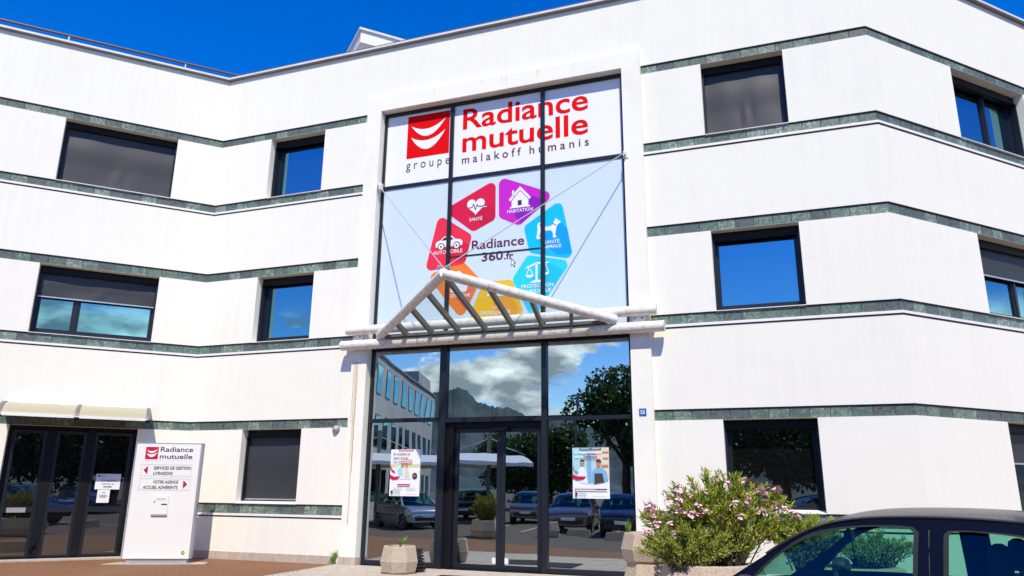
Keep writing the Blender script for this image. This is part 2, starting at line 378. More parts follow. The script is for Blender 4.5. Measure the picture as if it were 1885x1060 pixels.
# ------------------------------------------------------------------ the building
bld = thing('office_building', 'white rendered three storey office block with green marble bands and glazed entrance bay', 'building', PB(7.7, 0, 0))
def wallseg(name, s0, s1):
    """the rendered wall between two s values with window openings"""
    mb = MB(); wins = [q for q in OPEN if s0 <= q[0] < s1]
    DB = -0.45
    zz = 0.0
    for k, (l0, t0, t1, w1, t2) in enumerate(ST):
        strips = [(zz, l0)]
        # spandrel below the sill band (doors cut it)
        cuts = [(q[0], q[1]) for q in wins if q[2] == k and q[3] == 'door']
        def run(z0, z1, cuts, df, s0=s0, s1=s1):
            c = s0
            for a, b in sorted(cuts):
                strip(mb, c, a, z0, z1, df, DB); c = b
            strip(mb, c, s1, z0, z1, df, DB)
        run(zz, l0, cuts, 0.0)
        run(l0, t1, cuts, -0.06)
        run(t1, w1, [(q[0], q[1]) for q in wins if q[2] == k], 0.0)
        run(w1, t2, [], -0.06)
        zz = t2
    strip(mb, s0, s1, zz, TOP, 0.0, DB)
    return mb.build(name, M_WALL, bld)
# openings: s0, s1, storey, kind
OPEN = [(-3.57, -1.065, 2, 'blind'), (-3.57, -1.065, 1, 'half'), (-3.61, -1.085, 0, 'door'),
        (1.565, 3.175, 2, 'open'), (1.565, 3.175, 1, 'open'), (1.565, 3.175, 0, 'blind'),
        (12.305, 13.92, 2, 'blind'), (12.305, 13.92, 1, 'open'), (12.305, 13.92, 0, 'open'),
        (17.99, 20.49, 2, 'pair'), (17.99, 20.49, 1, 'half'), (17.99, 20.49, 0, 'half')]
wall_l = wallseg('wall', S0, FL+.02); wall_r = wallseg('wall', FR-.02, S1)
mb = MB(); strip(mb, FL+.02, FR-.02, 10.62, TOP, 0.0, -.45); wall_m = mb.build('wall', M_WALL, bld)
# roof, back and end walls so that no light leaks in
mb = MB(); path = [P(S0, -.45), P(0, -.45), P(LB, -.45), P(S1, -.45), P(S1, -14), P(S0, -14)]
k = len(path)
mb.add([p + Z*11.6 for p in path] + [p + Z*11.8 for p in path], [tuple(range(k-1, -1, -1)), tuple(range(k, 2*k))] + [(i, (i+1) % k, (i+1) % k + k, i+k) for i in range(k)])
mb.build('roof', pbr('roof_gravel', (0.3, 0.29, 0.27), 0.95), bld)
mb = MB(); mb.hexa([P(S0, -.46), P(S0, -14), P(S0, -14)+dA*.3, P(S0, -.46)+dA*.3] + [q + Z*11.99 for q in (P(S0, -.46), P(S0, -14), P(S0, -14)+dA*.3, P(S0, -.46)+dA*.3)])
mb.hexa([q for z in (0, 11.99) for q in (P(S1, -.46)+Z*z, P(S1, -.46)-dC*.3+Z*z, P(S1, -14)-dC*.3+Z*z, P(S1, -14)+Z*z)])
mb.hexa([q for z in (0, 11.99) for q in (P(S0, -14)+Z*z, P(S1, -14)+Z*z, P(S1, -14.3)+Z*z, P(S0, -14.3)+Z*z)])
mb.build('back_wall', M_WALL, bld)

# sill ledges
for k, (l0, t0, t1, w1, t2) in enumerate(ST):
    for a, b in ((S0, FL), (FR, S1)):
        mb = MB(); cuts = [(q[0]-.0, q[1]) for q in OPEN if q[2] == k and q[3] == 'door' and a <= q[0] < b]
        c = a
        for x0, x1 in cuts:
            strip(mb, c, x0, l0, t0-.003, 0.022, -0.058); c = x1
        strip(mb, c, b, l0, t0-.003, 0.022, -0.058)
        mb.build('sill_ledge', M_SILL, bld)
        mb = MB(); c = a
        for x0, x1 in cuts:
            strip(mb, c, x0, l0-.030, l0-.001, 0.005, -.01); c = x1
        strip(mb, c, b, l0-.030, l0-.001, 0.005, -.01); mb.build('drip_flashing', M_FLASH_SHADE, bld)
        mb = MB(); strip(mb, a, b, t2-.016, t2-.002, -.012, -.058); mb.build('shade_strip', M_FLASH_SHADE, bld)  # dark strip painting in the recess shadow along the tile tops
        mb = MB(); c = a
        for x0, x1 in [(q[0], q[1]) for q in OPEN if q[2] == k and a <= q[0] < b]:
            strip(mb, c, x0, t1-.014, t1-.002, -.012, -.058); mb.build('shade_strip', M_FLASH_SHADE, bld); mb = MB(); c = x1
        strip(mb, c, b, t1-.014, t1-.002, -.012, -.058); mb.build('shade_strip', M_FLASH_SHADE, bld)
# coping
mb = MB(); strip(mb, S0, S1, TOP+.022, TOP+.075, 0.09, -0.50); mb.build('coping', M_COPE, bld)
mb = MB(); strip(mb, S0, S1, TOP+.002, TOP+.021, 0.08, -0.49); mb.build('coping_soffit', pbr('soffit_shade', (.20, .19, .205), .6), bld)  # dark grey puts the shade under the coping into the colour

# marble tiles: the 300 that show largest are objects, the rest one part
tiles = []
def cam_area(s, z):
    p = P(s, -.02, z) - Vector((0, 0, HC)); n = nA if s < 0 else (nB if s < LB else nC)
    dist = p.length; inside = abs(p.dot(rt)/max(p.dot(fw), .1)) < 0.70 and abs(p.dot(up)/max(p.dot(fw), .1)) < .42 and p.dot(fw) > 0
    return (abs(n.dot(p))/dist**3) * (1 if inside else 0.001)
for k, (l0, t0, t1, w1, t2) in enumerate(ST):
    for (z0, z1, sill) in ((t0, t1, True), (w1, t2, False)):
        for a, b in ((S0, 0), (0, FL-.005), (FR+.005, LB), (LB, S1)):
            cuts = [q for q in OPEN if sill and q[2] == k and q[3] == 'door' and a <= q[0] < b]
            c = b if b <= FL else a; step = -0.342 if b <= FL else 0.342
            while (c > a+.02) if step < 0 else (c < b-.02):
                e = max(a, c+step) if step < 0 else min(b, c+step)
                lo, hi = min(c, e), max(c, e); c = e
                if any(q[0] < hi and q[1] > lo for q in cuts): continue
                tiles.append((cam_area((lo+hi)/2, z0), lo, hi, z0, z1))
tiles.sort(reverse=True)
def tile_mesh(mb, lo, hi, z0, z1, rel=None):
    g = .006; lo_, hi_ = lo+g, hi-g
    if abs(lo) < 1e-6 or abs(lo-LB) < 1e-6: lo_ = lo
    if abs(hi) < 1e-6 or abs(hi-LB) < 1e-6: hi_ = hi
    if lo >= LB-1e-6 and lo_ == lo: lo_ = LB + 1e-9
    D0, D1 = -0.058, -0.030
    q = []
    for zz, in_ in ((z0+.004, 0), (z1-.020, 0)):
        for s, d in ((lo_, D1), (hi_, D1), (hi_, D0), (lo_, D0)): q.append(P(s, d, zz))
    return mb.hexa(q)
mb = MB()
for o in tiles[300:]: tile_mesh(mb, *o[1:])
rest = mb.build('marble_tiles', M_TILE, bld); rest['kind'] = 'stuff'
_tm = {}
for a_, lo, hi, z0, z1 in tiles[:300]:
    full = abs(hi-lo-.342) < 1e-4 and abs(lo) > 1e-3 and abs(hi) > 1e-3 and abs(lo-LB) > 1e-3 and abs(hi-LB) > 1e-3
    par = wall_l if hi <= FL else wall_r
    if full:
        wl = 'A' if lo < 0 else ('B' if lo < LB else 'C'); key = (wl, round(z1-z0, 4))
        dv, nv = {'A': (dA, nA), 'B': (dB, nB), 'C': (dC, nC)}[wl]
        if key not in _tm:
            m_ = MB(); q = []
            for zz in (.004, z1-z0-.020):
                for s, d in ((.006, -.030), (.336, -.030), (.336, -.058), (.006, -.058)): q.append(dv*s + nv*d + Z*zz)
            _tm[key] = m_.hexa(q).mesh('tile'); _tm[key].materials.append(M_TILE)
        o = bpy.data.objects.new('tile', _tm[key]); put(o, par); o.location = P(lo, 0, z0)
    else:
        tile_mesh(MB(), lo, hi, z0, z1)
        mb = MB(); tile_mesh(mb, lo, hi, z0, z1); mb.build('tile', M_TILE, par)

# plinth tiles along the foot of the walls
for a, b in ((-1.05, 0), (0, FL-.12), (FR+.12, LB)):
    s = b if b <= FL else a
    n = max(1, round((b-a)/.40)); w_ = (b-a)/n
    for i in range(n):
        lo, hi = a+i*w_, a+(i+1)*w_; mb = MB()
        l_, h_ = (lo if abs(lo) < 1e-6 else lo+.003), (hi if abs(hi) < 1e-6 else (hi-.003))
        mb.hexa([P(l_, .016, 0), P(h_, .016, 0), P(h_, .001, 0), P(l_, .001, 0), P(l_, .014, .165), P(h_, .014, .165), P(h_, .001, .172), P(l_, .001, .172)])
        mb.build('plinth_tile', M_PLINTH, wall_l if hi <= FL else wall_r)

# ------------------------------------------------------------------ windows
def bars(mb, pl, rect, wd, d0, d1):
    a0, a1, b0, b1 = rect
    def bx(x0, x1, y0, y1): mb.hexa([pl(x0, y0, d1), pl(x1, y0, d1), pl(x1, y0, d0), pl(x0, y0, d0), pl(x0, y1, d1), pl(x1, y1, d1), pl(x1, y1, d0), pl(x0, y1, d0)])
    bx(a0, a0+wd, b0, b1); bx(a1-wd, a1, b0, b1); bx(a0+wd, a1-wd, b0, b0+wd); bx(a0+wd, a1-wd, b1-wd, b1)
    return bx
def slab(pl, x0, x1, y0, y1, d0, d1):
    return MB().hexa([pl(x0, y0, d1), pl(x1, y0, d1), pl(x1, y0, d0), pl(x0, y0, d0), pl(x0, y1, d1), pl(x1, y1, d1), pl(x1, y1, d0), pl(x0, y1, d0)])
def blind_mesh(pl, x0, x1, y0, y1, d, seed, belly=.03, wave=.012):
    rnd = random.Random(seed); ph = [rnd.uniform(0, 6) for _ in range(6)]; nx, ny = 26, 18; mb = MB(); vs = []; fs = []
    for j in range(ny+1):
        t = j/ny
        for i in range(nx+1):
            u = i/nx
            dd = d + belly*sin(pi*min(1, (1-t)*1.55))*(0.6 if t > .35 else 1.0)*(1 if t < .65 else (1-t)/.35)
            dd += wave*sin(u*7+ph[0])*sin(t*pi)*.8 + wave*.7*sin(u*13+ph[1])*sin(t*pi)**.7
            dd += wave*1.6*math.exp(-((u-.52)/.09)**2-((t-.25)/.16)**2)*sin(u*40)
            vs.append(pl(x0+(x1-x0)*u, y0+(y1-y0)*t, dd))
    for j in range(ny):
        for i in range(nx): a = j*(nx+1)+i; fs.append((a, a+1, a+nx+2, a+nx+1))
    mb.add(vs, fs); mb.smooth = True
    return mb
WL = {'A': PA, 'B': PB, 'C': PC}
for wi, (s0, s1, k, kind) in enumerate(OPEN):
    if kind == 'door': continue
    pl = PA if s0 < 0 else (PB if s0 < LB else PC); l0, t0, z0, z1, t2 = ST[k]
    par = bld
    mb = MB(); F0, F1 = -.40, -.31; zb = z0+.055
    bx = bars(mb, pl, (s0, s1, zb, z1), .055, F0, F1)
    if kind in ('half', 'pair'):
        c = s0+(s1-s0)*(.335 if s0 < 0 else .60); bx(c-.03, c+.03, zb+.055, z1-.055)
    # sash inside the frame
    panes = [(s0+.055, s1-.055)] if kind in ('open', 'blind') else [(s0+.055, c-.03), (c+.03, s1-.055)]
    for a, b in panes: bars(mb, pl, (a, b, zb+.055, z1-.055), .05, F0+.01, F1-.02)
    wn = mb.build('window', M_FRAME, par)
    for a, b in panes:
        slab(pl, a+.05, b-.05, zb+.105, z1-.105, -.372, -.366).build('pane', M_DGLASS if k == 0 else M_WGLASS, wn)
    # dark rear panel so nothing shows round the frame
    slab(pl, s0, s1, zb, z1, -.445, -.435).build('reveal_lining', M_BLACK, wn)
    slab(pl, s0, s1, z1-.004, z1-.001, -.44, -.001).build('lintel_soffit', M_SOFFIT, wn)
    # blind box with two ribs and side guides
    mb = slab(pl, s0+.012, s1-.012, z1-.16, z1-.006, -.305, -.20)
    mb.hexa([pl(x, y, d) for y in (z1-.172, z1-.162) for x, d in ((s0+.02, -.19), (s1-.02, -.19), (s1-.02, -.29), (s0+.02, -.29))])
    mb.build('blind_box', M_BLACK, wn)
    mb = slab(pl, s0+.004, s0+.04, zb+.01, z1-.17, -.305, -.17)
    mb.build('blind_guide', M_FRAME, wn); slab(pl, s1-.04, s1-.004, zb+.01, z1-.17, -.305, -.17).build('blind_guide', M_FRAME, wn)
    # sloping white sill
    MB().hexa([pl(s0+.002, z0-.004, .012), pl(s1-.002, z0-.004, .012), pl(s1-.002, z0-.004, -.31), pl(s0+.002, z0-.004, -.31),
               pl(s0+.002, z0+.008, .012), pl(s1-.002, z0+.008, .012), pl(s1-.002, z0+.054, -.31), pl(s0+.002, z0+.054, -.31)]).build('sill', M_SILL, wn)
    if kind in ('blind', 'half'):
        yb = zb+.05 if kind == 'blind' else z0 + (z1-z0)*.56
        blind_mesh(pl, s0+.045, s1-.045, yb, z1-.16, -.262, wi*3+1, .028 if kind == 'blind' else .012, .010).build('blind', M_BLIND, wn)
        slab(pl, s0+.035, s1-.035, yb-.028, yb, -.276, -.246).build('blind_bar', M_ALU, wn)
        if k == 0 and s0 > LB: pass

# ------------------------------------------------------------------ delivery door on the left wing
pl = PA; s0, s1, z1 = -3.61, -1.085, 2.835
mb = MB(); D0, D1 = -.30, -.20
bx = bars(mb, pl, (s0, s1, 0.0, z1), .075, D0, D1)
mb_posts = ((-2.87, -2.70), (-2.09, -1.935))
for a, b in mb_posts: bx(a, b, .0, z1-.075)
dr = mb.build('delivery_door', M_BLACK, bld)
leafs = ((-3.535, -2.87), (-2.70, -2.09), (-1.935, -1.16))
for i, (a, b) in enumerate(leafs):
    mb = MB(); bars(mb, pl, (a+.004, b-.004, .03, 2.74), .065, D0+.01, D1-.012)
    bxx = bars(MB(), pl, (a, b, .1, .2), .01, D0, D1)
    mb.hexa([pl(x, y, d) for y in (.985, 1.105) for x, d in ((a+.07, D1-.012), (b-.07, D1-.012), (b-.07, D0+.01), (a+.07, D0+.01))])
    lf = mb.build('door_leaf', M_FRAME, dr)
    slab(pl, a+.068, b-.068, 1.107, 2.676, -.262, -.256).build('pane', M_DGLASS, lf)
    slab(pl, a+.068, b-.068, .094, .983, -.262, -.256).build('pane', M_DGLASS, lf)
for a in (-2.82, -1.12):
    mb = slab(pl, a-.03, a+.05, .30, .40, -.20, -.14); h = slab(pl, a-.06, a+.0, .22, .31, -.19, -.13); mb.add(h.v, h.f); mb.build('door_closer', M_BLACK, dr)
slab(pl, -3.40, -3.05, .985, 1.085, -.212, -.195).build('letter_plate', M_ALU, dr)
slab(pl, s0-.15, s1+.1, 0.0, .03, -.32, .16).build('threshold', M_SLAB, dr)
slab(pl, s0, s1, z1-.004, z1-.001, -.31, -.001).build('lintel_soffit', M_SOFFIT, dr)
slab(pl, s0, s1, 0, z1, -.44, -.43).build('door_lining', M_BLACK, dr)

# ------------------------------------------------------------------ portal frame, curtain wall and prints
mb = MB()
def bxB(mb, x0, x1, y0, y1, d0, d1): q = slab(PB, x0, x1, y0, y1, d0, d1); mb.add(q.v, q.f)
bxB(mb, FL, OL, 0.17, 10.72, -.45, PF); bxB(mb, OR_, FR, 0.17, 10.72, -.45, PF); bxB(mb, OL, OR_, 10.36, 10.72, -.45, PF)
portal = mb.build('portal_frame', pbr('portal_render', (0.845, 0.83, 0.75), 0.85, spec=.2, noise=(1.3, (0.79, 0.77, 0.70), 0.5, 0.75), bump=(70, .2)), bld)
for (a, b) in ((FL, OL), (OR_, FR)):
    n = 3; w_ = (b-a+.03)/n
    for i in range(n): slab(PB, a-.015+i*w_+.003, a-.015+(i+1)*w_-.003, 0, .168, PF-.05, PF+.016).build('plinth_tile', M_PLINTH, portal)
slab(PB, FL-.015, FL+.10, 0, .168, -.02, PF-.052).build('plinth_tile', M_PLINTH, portal)
slab(PB, OL-.10, OL+.015, 0, .168, -.12, PF-.052).build('plinth_tile', M_PLINTH, portal)
# rust run under the left bracket
mb = MB()
for i in range(5):
    x = 4.50+i*.022+random.uniform(-.006, .006); ww = random.uniform(.004, .011); zb = 4.35-random.uniform(1.2, 3.6)
    pts = [(x-ww, 4.42), (x+ww, 4.42)]; zc = 4.42
    L_, R_ = [], []
    while zc > zb:
        zc -= .15; dx = random.uniform(-.004, .004); L_.append((x-ww*(.6+.4*random.random())+dx, zc)); R_.append((x+ww*(.6+.4*random.random())+dx, zc))
    mb.flat([(x-ww, 4.42)] + L_ + R_[::-1] + [(x+ww, 4.42)], PB, PF+.002)
mb.build('rust_stain', M_RUST, portal)

mb = MB()
for x, zt, ln in ((6.2, 10.70, .2), (7.42, 10.71, .16), (7.9, 10.70, .24), (8.02, 10.71, .3), (8.75, 10.70, .26), (8.79, 10.71, .34), (9.6, 10.70, .15)):
    mb.flat([(x-.012, zt), (x-.008, zt-ln*.6), (x, zt-ln), (x+.007, zt-ln*.5), (x+.014, zt)], PB, PF+.002)
mb.build('water_stain', pbr('stain_ochre', (.72, .67, .52), .9), portal)
MS = (6.60, 8.82)                      # mullion centres
mb = MB(); G0, G1 = -.30, -.085
for x in (OL, OR_-.07): bxB(mb, x, x+.07, 0.02, 10.36, G0, PG+.035)
bxB(mb, OL+.07, OR_-.07, 10.27, 10.36, G0, PG+.035)
for x in MS:
    bxB(mb, x-.045, x+.045, 4.75, 10.27, G0, G1)
edges = [OL+.07, MS[0]-.045, MS[0]+.045, MS[1]-.045, MS[1]+.045, OR_-.07]
bays = [(edges[0], edges[1]), (edges[2], edges[3]), (edges[4], edges[5])]
for a, b in bays: bxB(mb, a, b, 8.38, 8.46, G0, PG+.03)
bxB(mb, bays[1][0], bays[1][1], 6.53, 6.56, G0, PG+.012)
cw = mb.build('curtain_wall', M_FRAME, bld)
slab(PB, OL+.0, OR_-.0, 4.50, 4.75, G0, PG+.05).build('transom_panel', M_BLACK, cw)
mb = MB()
for x, ww in ((MS[0]-.01, .16), (MS[1]+.02, .11)): bxB(mb, x-ww/2, x+ww/2, .02, 4.50, -.34, PG+.075)
bxB(mb, OL+.07, MS[0]-.09, 2.93, 3.01, G0, PG+.06); bxB(mb, MS[0]+.07, MS[1]-.035, 2.90, 2.985, G0, PG+.06); bxB(mb, MS[1]+.075, OR_-.07, 2.90, 2.975, G0, PG+.06)
bxB(mb, OL+.07, MS[0]-.09, .02, .11, G0, PG+.06); bxB(mb, MS[1]+.075, OR_-.07, .02, .11, G0, PG+.06)
gf = mb.build('shopfront_frame', M_FRAME, bld)
gb = [(OL+.07, MS[0]-.09), (MS[0]+.07, MS[1]-.035), (MS[1]+.075, OR_-.07)]
for i, (a, b) in enumerate(gb):
    slab(PB, a, b, 3.0, 4.50, PG-.004, PG).build('pane', M_GLASS, gf)
    if i != 1: slab(PB, a, b, .11, 2.93, PG-.004, PG).build('pane', M_GLASS, gf)
# sliding doors, set back
a, b = gb[1]; mid = 7.87
mb = MB(); bxB(mb, a, a+.17, .02, 2.90, -.34, -.16); bxB(mb, b-.05, b, .02, 2.90, -.34, -.20); bxB(mb, a+.17, b-.05, 2.78, 2.90, -.34, -.18); bxB(mb, a+.17, b-.05, .0, .02, -.34, -.05)
ed = mb.build('entrance_door', M_BLACK, bld)
for x0, x1 in ((a+.172, mid-.003), (mid+.003, b-.052)):
    mb = MB(); bars(mb, PB, (x0, x1, .025, 2.775), .085, -.30, -.235); lf = mb.build('door_leaf', M_FRAME, ed)
    slab(PB, x0+.085, x1-.085, .11, 2.69, -.268, -.262).build('pane', M_GLASS, lf)
    xs = x1-.16 if x1 < mid+.1 else x0+.10
    slab(PB, xs, xs+.075, .14, .25, -.233, -.230).build('sticker', M_PW, lf)
mb = slab(PB, mid-.19, mid+.19, 2.72, 2.775, -.20, -.12); mb.build('door_sensor', M_BLACK, ed)
# upper panes: printed film on glass
for i, (a, b) in enumerate(bays):
    slab(PB, a, b, 8.46, 10.27, PG-.006, PG).build('film_panel', M_FILMW, cw)
    if i == 1:
        slab(PB, a, b, 6.56, 8.38, PG-.006, PG).build('film_panel', M_FILMB, cw); slab(PB, a, b, 4.75, 6.53, PG-.006, PG).build('film_panel', M_FILMB, cw)
    else: slab(PB, a, b, 4.75, 8.38, PG-.006, PG).build('film_panel', M_FILMB, cw)
GD = PG+.004
MB().flat([(5.415, 9.108), (6.52, 9.108), (6.52, 10.205), (5.415, 10.205)], PB, GD).build('logo_square', M_RED, cw)
def smile(cx, cy, w_, h0, h1, n=18):       # crescent: upper and lower arcs
    up_ = [(cx + w_*(i/n*2-1)/2 + .02*(i/n), cy + .10*(i/n)**2*w_ - h0*(1-(i/n*2-1)**2)) for i in range(n+1)]
    lo = [(cx + w_*(i/n*2-1)/2 + .02*(i/n), cy + .10*(i/n)**2*w_ - h1*(1-(i/n*2-1)**2)) for i in range(1, n)]
    return up_ + lo[::-1]
def emblem(x0, z0, sz, pl, d, parent, mat, local=False):
    o = MB(); o.flat(smile(x0+.49*sz, z0+.76*sz, .80*sz, .13*sz, .30*sz), pl, d); o.flat(smile(x0+.49*sz, z0+.49*sz, .80*sz, .13*sz, .34*sz), pl, d)
    return o.build('logo_smile', mat, parent, local)
emblem(5.415, 9.108, 1.10, PB, GD+.004, cw, M_FILMW)
lettering('groupe', 5.42, 6.55, 8.83, .22, PB, GD, M_INK, cw, 0, spread=.5)
lettering('Radiance', 6.86, 9.86, 9.635, .52, PB, GD, M_RED, cw, .016)
lettering('mutuelle', 6.86, 9.85, 9.06, .52, PB, GD, M_RED, cw, .016)
lettering('malakoff', 6.86, 8.30, 8.77, .20, PB, GD, M_MAROON, cw, .012, spread=.5)
lettering('humanis', 8.50, 9.86, 8.77, .20, PB, GD, M_MAROON, cw, .012, spread=.5)
PET = [('auto', [(6.322, 7.598), (7.158, 7.017), (7.004, 6.367), (6.021, 6.266)], (0.80, 0.022, 0.055)), ('sante', [(6.435, 7.689), (7.704, 8.277), (7.711, 7.323), (7.182, 7.087)], (0.68, 0.002, 0.04)),
       ('habitation', [(7.777, 8.334), (9.089, 7.744), (8.271, 7.108), (7.791, 7.357)], (0.55, 0.01, 0.52)), ('animale', [(8.37, 7.075), (9.226, 7.602), (9.488, 6.225), (8.509, 6.465)], (0.0, 0.50, 0.85)),
       ('protection', [(8.467, 6.421), (9.437, 6.196), (8.573, 4.984), (8.114, 5.91)], (0.02, 0.62, 0.80)), ('epargne', [(6.071, 6.179), (6.977, 6.405), (7.391, 5.956), (6.959, 5.094)], (0.85, 0.20, 0.01)),
       ('prevoyance', [(7.453, 5.905), (8.121, 5.903), (8.41, 5.062), (7.086, 5.068)], (0.82, 0.48, 0.0))]
PETO = {}
for nm, pts, c in PET:
    PETO[nm] = MB().flat(rounded(pts, .13), PB, GD).build('print_petal', pbr('petal_'+nm, c, .35), cw)
for nm, poly, c in (('habitation', [(8.08, 7.50), (8.50, 7.80), (8.88, 7.62), (8.30, 7.16)], (.27, .0, .42)), ('animale', [(9.17, 7.13), (9.36, 6.90), (9.44, 6.36), (9.14, 6.36), (8.72, 6.72)], (0, .33, .80)),
                    ('sante', [(7.44, 7.72), (7.70, 7.58), (7.70, 7.36), (7.40, 7.20), (7.10, 7.53)], (.55, .001, .03)), ('auto', [(6.93, 6.90), (7.09, 6.78), (7.01, 6.44), (6.74, 6.42), (6.32, 6.80)], (.62, .008, .03)),
                    ('protection', [(8.94, 6.20), (9.26, 6.02), (8.86, 5.46), (8.50, 5.82)], (.01, .50, .72)), ('epargne', [(7.05, 6.0), (7.30, 5.90), (7.02, 5.30), (6.70, 5.74)], (.78, .13, .04)), ('prevoyance', [(7.95, 5.66), (8.20, 5.40), (8.30, 5.12), (7.80, 5.12), (7.66, 5.40)], (.80, .33, .01))):
    MB().flat(poly, PB, GD+.002).build('print_shadow', pbr('petal_tone_'+nm, c, .35), cw)
def icon(polys, cut=(), mat=M_PW):
    mb = MB()
    for p in polys: mb.flat(p, PB, GD+.004)
    o = mb.build('print_icon', mat, cw)
    if cut:
        m2 = MB()
        for p in cut: m2.flat(p, PB, GD+.008)
        m2.build('print_icon_detail', M_DASH, cw)
def rect(x0, x1, y0, y1): return [(x0, y0), (x1, y0), (x1, y1), (x0, y1)]
def stroke(pts, w_):
    out = []
    for (x0, y0), (x1, y1) in zip(pts[:-1], pts[1:]):
        d = Vector((x1-x0, y1-y0)).normalized(); n = Vector((-d.y, d.x))*w_/2; e = d*w_*.3
        out.append([(x0-e.x-n.x, y0-e.y-n.y), (x1+e.x-n.x, y1+e.y-n.y), (x1+e.x+n.x, y1+e.y+n.y), (x0-e.x+n.x, y0-e.y+n.y)])
    return out
def xf(pts, cx, cy, k): return [(cx+x*k, cy+y*k) for x, y in pts]
# heart with pulse
hp = [(16*sin(t)**3, 13*cos(t)-5*cos(2*t)-2*cos(3*t)-cos(4*t)) for t in [2*pi*i/40 for i in range(40)]]
icon([xf(hp, 7.235, 7.70, .0135), rect(7.36, 7.50, 7.645, 7.665)], stroke([(7.07, 7.665), (7.15, 7.665), (7.185, 7.75), (7.225, 7.60), (7.265, 7.73), (7.295, 7.675), (7.48, 7.675)], .018))
# house
icon([[(8.02, 7.74), (8.285, 8.03), (8.54, 7.74), (8.50, 7.70), (8.285, 7.945), (8.06, 7.70)], [(8.09, 7.56), (8.48, 7.56), (8.48, 7.70), (8.285, 7.92), (8.09, 7.70)], rect(8.05, 8.52, 7.53, 7.56), rect(8.10, 8.145, 7.80, 7.95)], [rect(8.235, 8.325, 7.585, 7.70)])
# dog
dog = [(-.26, -.20), (-.19, -.20), (-.18, -.17), (-.21, -.15), (-.17, -.02), (.06, -.03), (.10, -.10), (.10, -.20), (.17, -.20), (.18, -.17), (.15, -.15), (.17, -.02), (.19, .06), (.22, .10), (.27, .12), (.27, .155), (.20, .20), (.165, .245), (.145, .20), (.10, .10), (.04, .065), (-.14, .065), (-.19, .08), (-.20, .14), (-.17, .155), (-.185, .18), (-.235, .16), (-.25, .10), (-.245, .02), (-.255, -.08), (-.27, -.15)]
icon([xf(dog, 8.935, 6.95, 1.0)], stroke([(9.03, 7.07), (9.11, 7.025)], .012))
# little car
car_i = [(-.33, -.06), (-.33, .03), (-.29, .07), (-.22, .09), (-.13, .17), (.06, .18), (.16, .09), (.28, .075), (.33, .02), (.33, -.05), (.30, -.07), (-.29, -.07)]
mb = MB(); icon([xf(car_i, 6.60, 6.875, 1.0)], [xf(p, 6.6, 6.875, 1) for p in ([(-.19, .085), (-.115, .15), (-.05, .155), (-.05, .085)], [(-.03, .085), (-.03, .157), (.045, .15), (.115, .085)])] + [ellipse(6.60-.19, 6.815, .085, .085), ellipse(6.60+.19, 6.815, .085, .085)])
for x in (-.19, .19):
    MB().flat(ellipse(6.60+x, 6.81, .066, .066), PB, GD+.012).build('print_icon', M_PW, cw); MB().flat(ellipse(6.60+x, 6.81, .022, .022), PB, GD+.016).build('print_icon_detail', M_DASH, cw)
# scales
icon([[(8.43, 6.11), (8.56, 6.15), (8.67, 6.20), (8.80, 6.18), (8.94, 6.20), (8.94, 6.225), (8.80, 6.225), (8.67, 6.235), (8.54, 6.19), (8.43, 6.145)], rect(8.645, 8.69, 5.84, 6.21), [(8.53, 5.79), (8.82, 5.79), (8.82, 5.815), (8.70, 5.85), (8.64, 5.85), (8.53, 5.815)]] + [ellipse(8.51, 5.96, .085, .055, 16, pi, 2*pi+.01)] + [ellipse(8.87, 5.99, .075, .05, 16, pi, 2*pi+.01)] +
     stroke([(8.43, 5.96), (8.51, 6.12), (8.59, 5.96), (8.43, 5.96)], .016) + stroke([(8.80, 5.99), (8.87, 6.18), (8.94, 5.99), (8.80, 5.99)], .016))
# savings: money box and coin
icon([ellipse(6.85, 6.13, .085, .075), rounded([(6.68, 5.72), (7.05, 5.72), (7.10, 5.92), (6.98, 6.03), (6.74, 6.03), (6.65, 5.90)], .05)])
# umbrella of provident cover
icon([ellipse(7.77, 5.55, .24, .20, 18, 0, pi+.01), rect(7.76, 7.785, 5.32, 5.56)] + stroke([(7.77, 5.33), (7.74, 5.30), (7.70, 5.31), (7.69, 5.34)], .022))
lettering('SANTÉ', 7.083, 7.398, 7.345, .075, PB, GD+.006, M_PW, cw, .008)
lettering('HABITATION', 7.989, 8.581, 7.425, .078, PB, GD+.006, M_PW, cw, .008)
lettering('AUTOMOBILE', 6.216, 6.934, 6.64, .085, PB, GD+.006, M_PW, cw, .008)
lettering('Radiance', 7.155, 8.386, 6.665, .215, PB, GD, M_MAROON, cw, .016)
lettering('360', 7.40, 7.90, 6.375, .20, PB, GD+.004, M_MAROON, cw, .016)
lettering('.fr', 7.925, 8.141, 6.375, .155, PB, GD+.004, M_MAROON, cw, .02)
lettering('SANTÉ', 8.84, 9.18, 6.625, .075, PB, GD+.006, M_PW, cw, .008)
lettering('ANIMALE', 8.727, 9.223, 6.52, .075, PB, GD+.006, M_PW, cw, .008)
lettering('PROTECTION', 8.331, 9.038, 5.68, .08, PB, GD+.006, M_PW, cw, .008)
lettering('JURIDIQUE', 8.401, 8.997, 5.565, .08, PB, GD+.006, M_PW, cw, .008)
lettering('ÉPARGNE', 6.686, 7.152, 5.605, .08, PB, GD+.006, M_PW, cw, .008)
lettering('PRÉVOYANCE', 7.406, 8.086, 5.165, .08, PB, GD+.006, M_PW, cw, .008)
ar = [(8.088, 6.39), (8.088, 6.21), (8.125, 6.245), (8.16, 6.18), (8.185, 6.195), (8.155, 6.26), (8.20, 6.265)]
MB().flat(ar, PB, GD+.006).build('print_cursor', M_INK, cw)
MB().flat(xf([(x-8.13, y-6.27) for x, y in ar], 8.13, 6.268, .68), PB, GD+.010).build('print_cursor_fill', M_PW, cw)

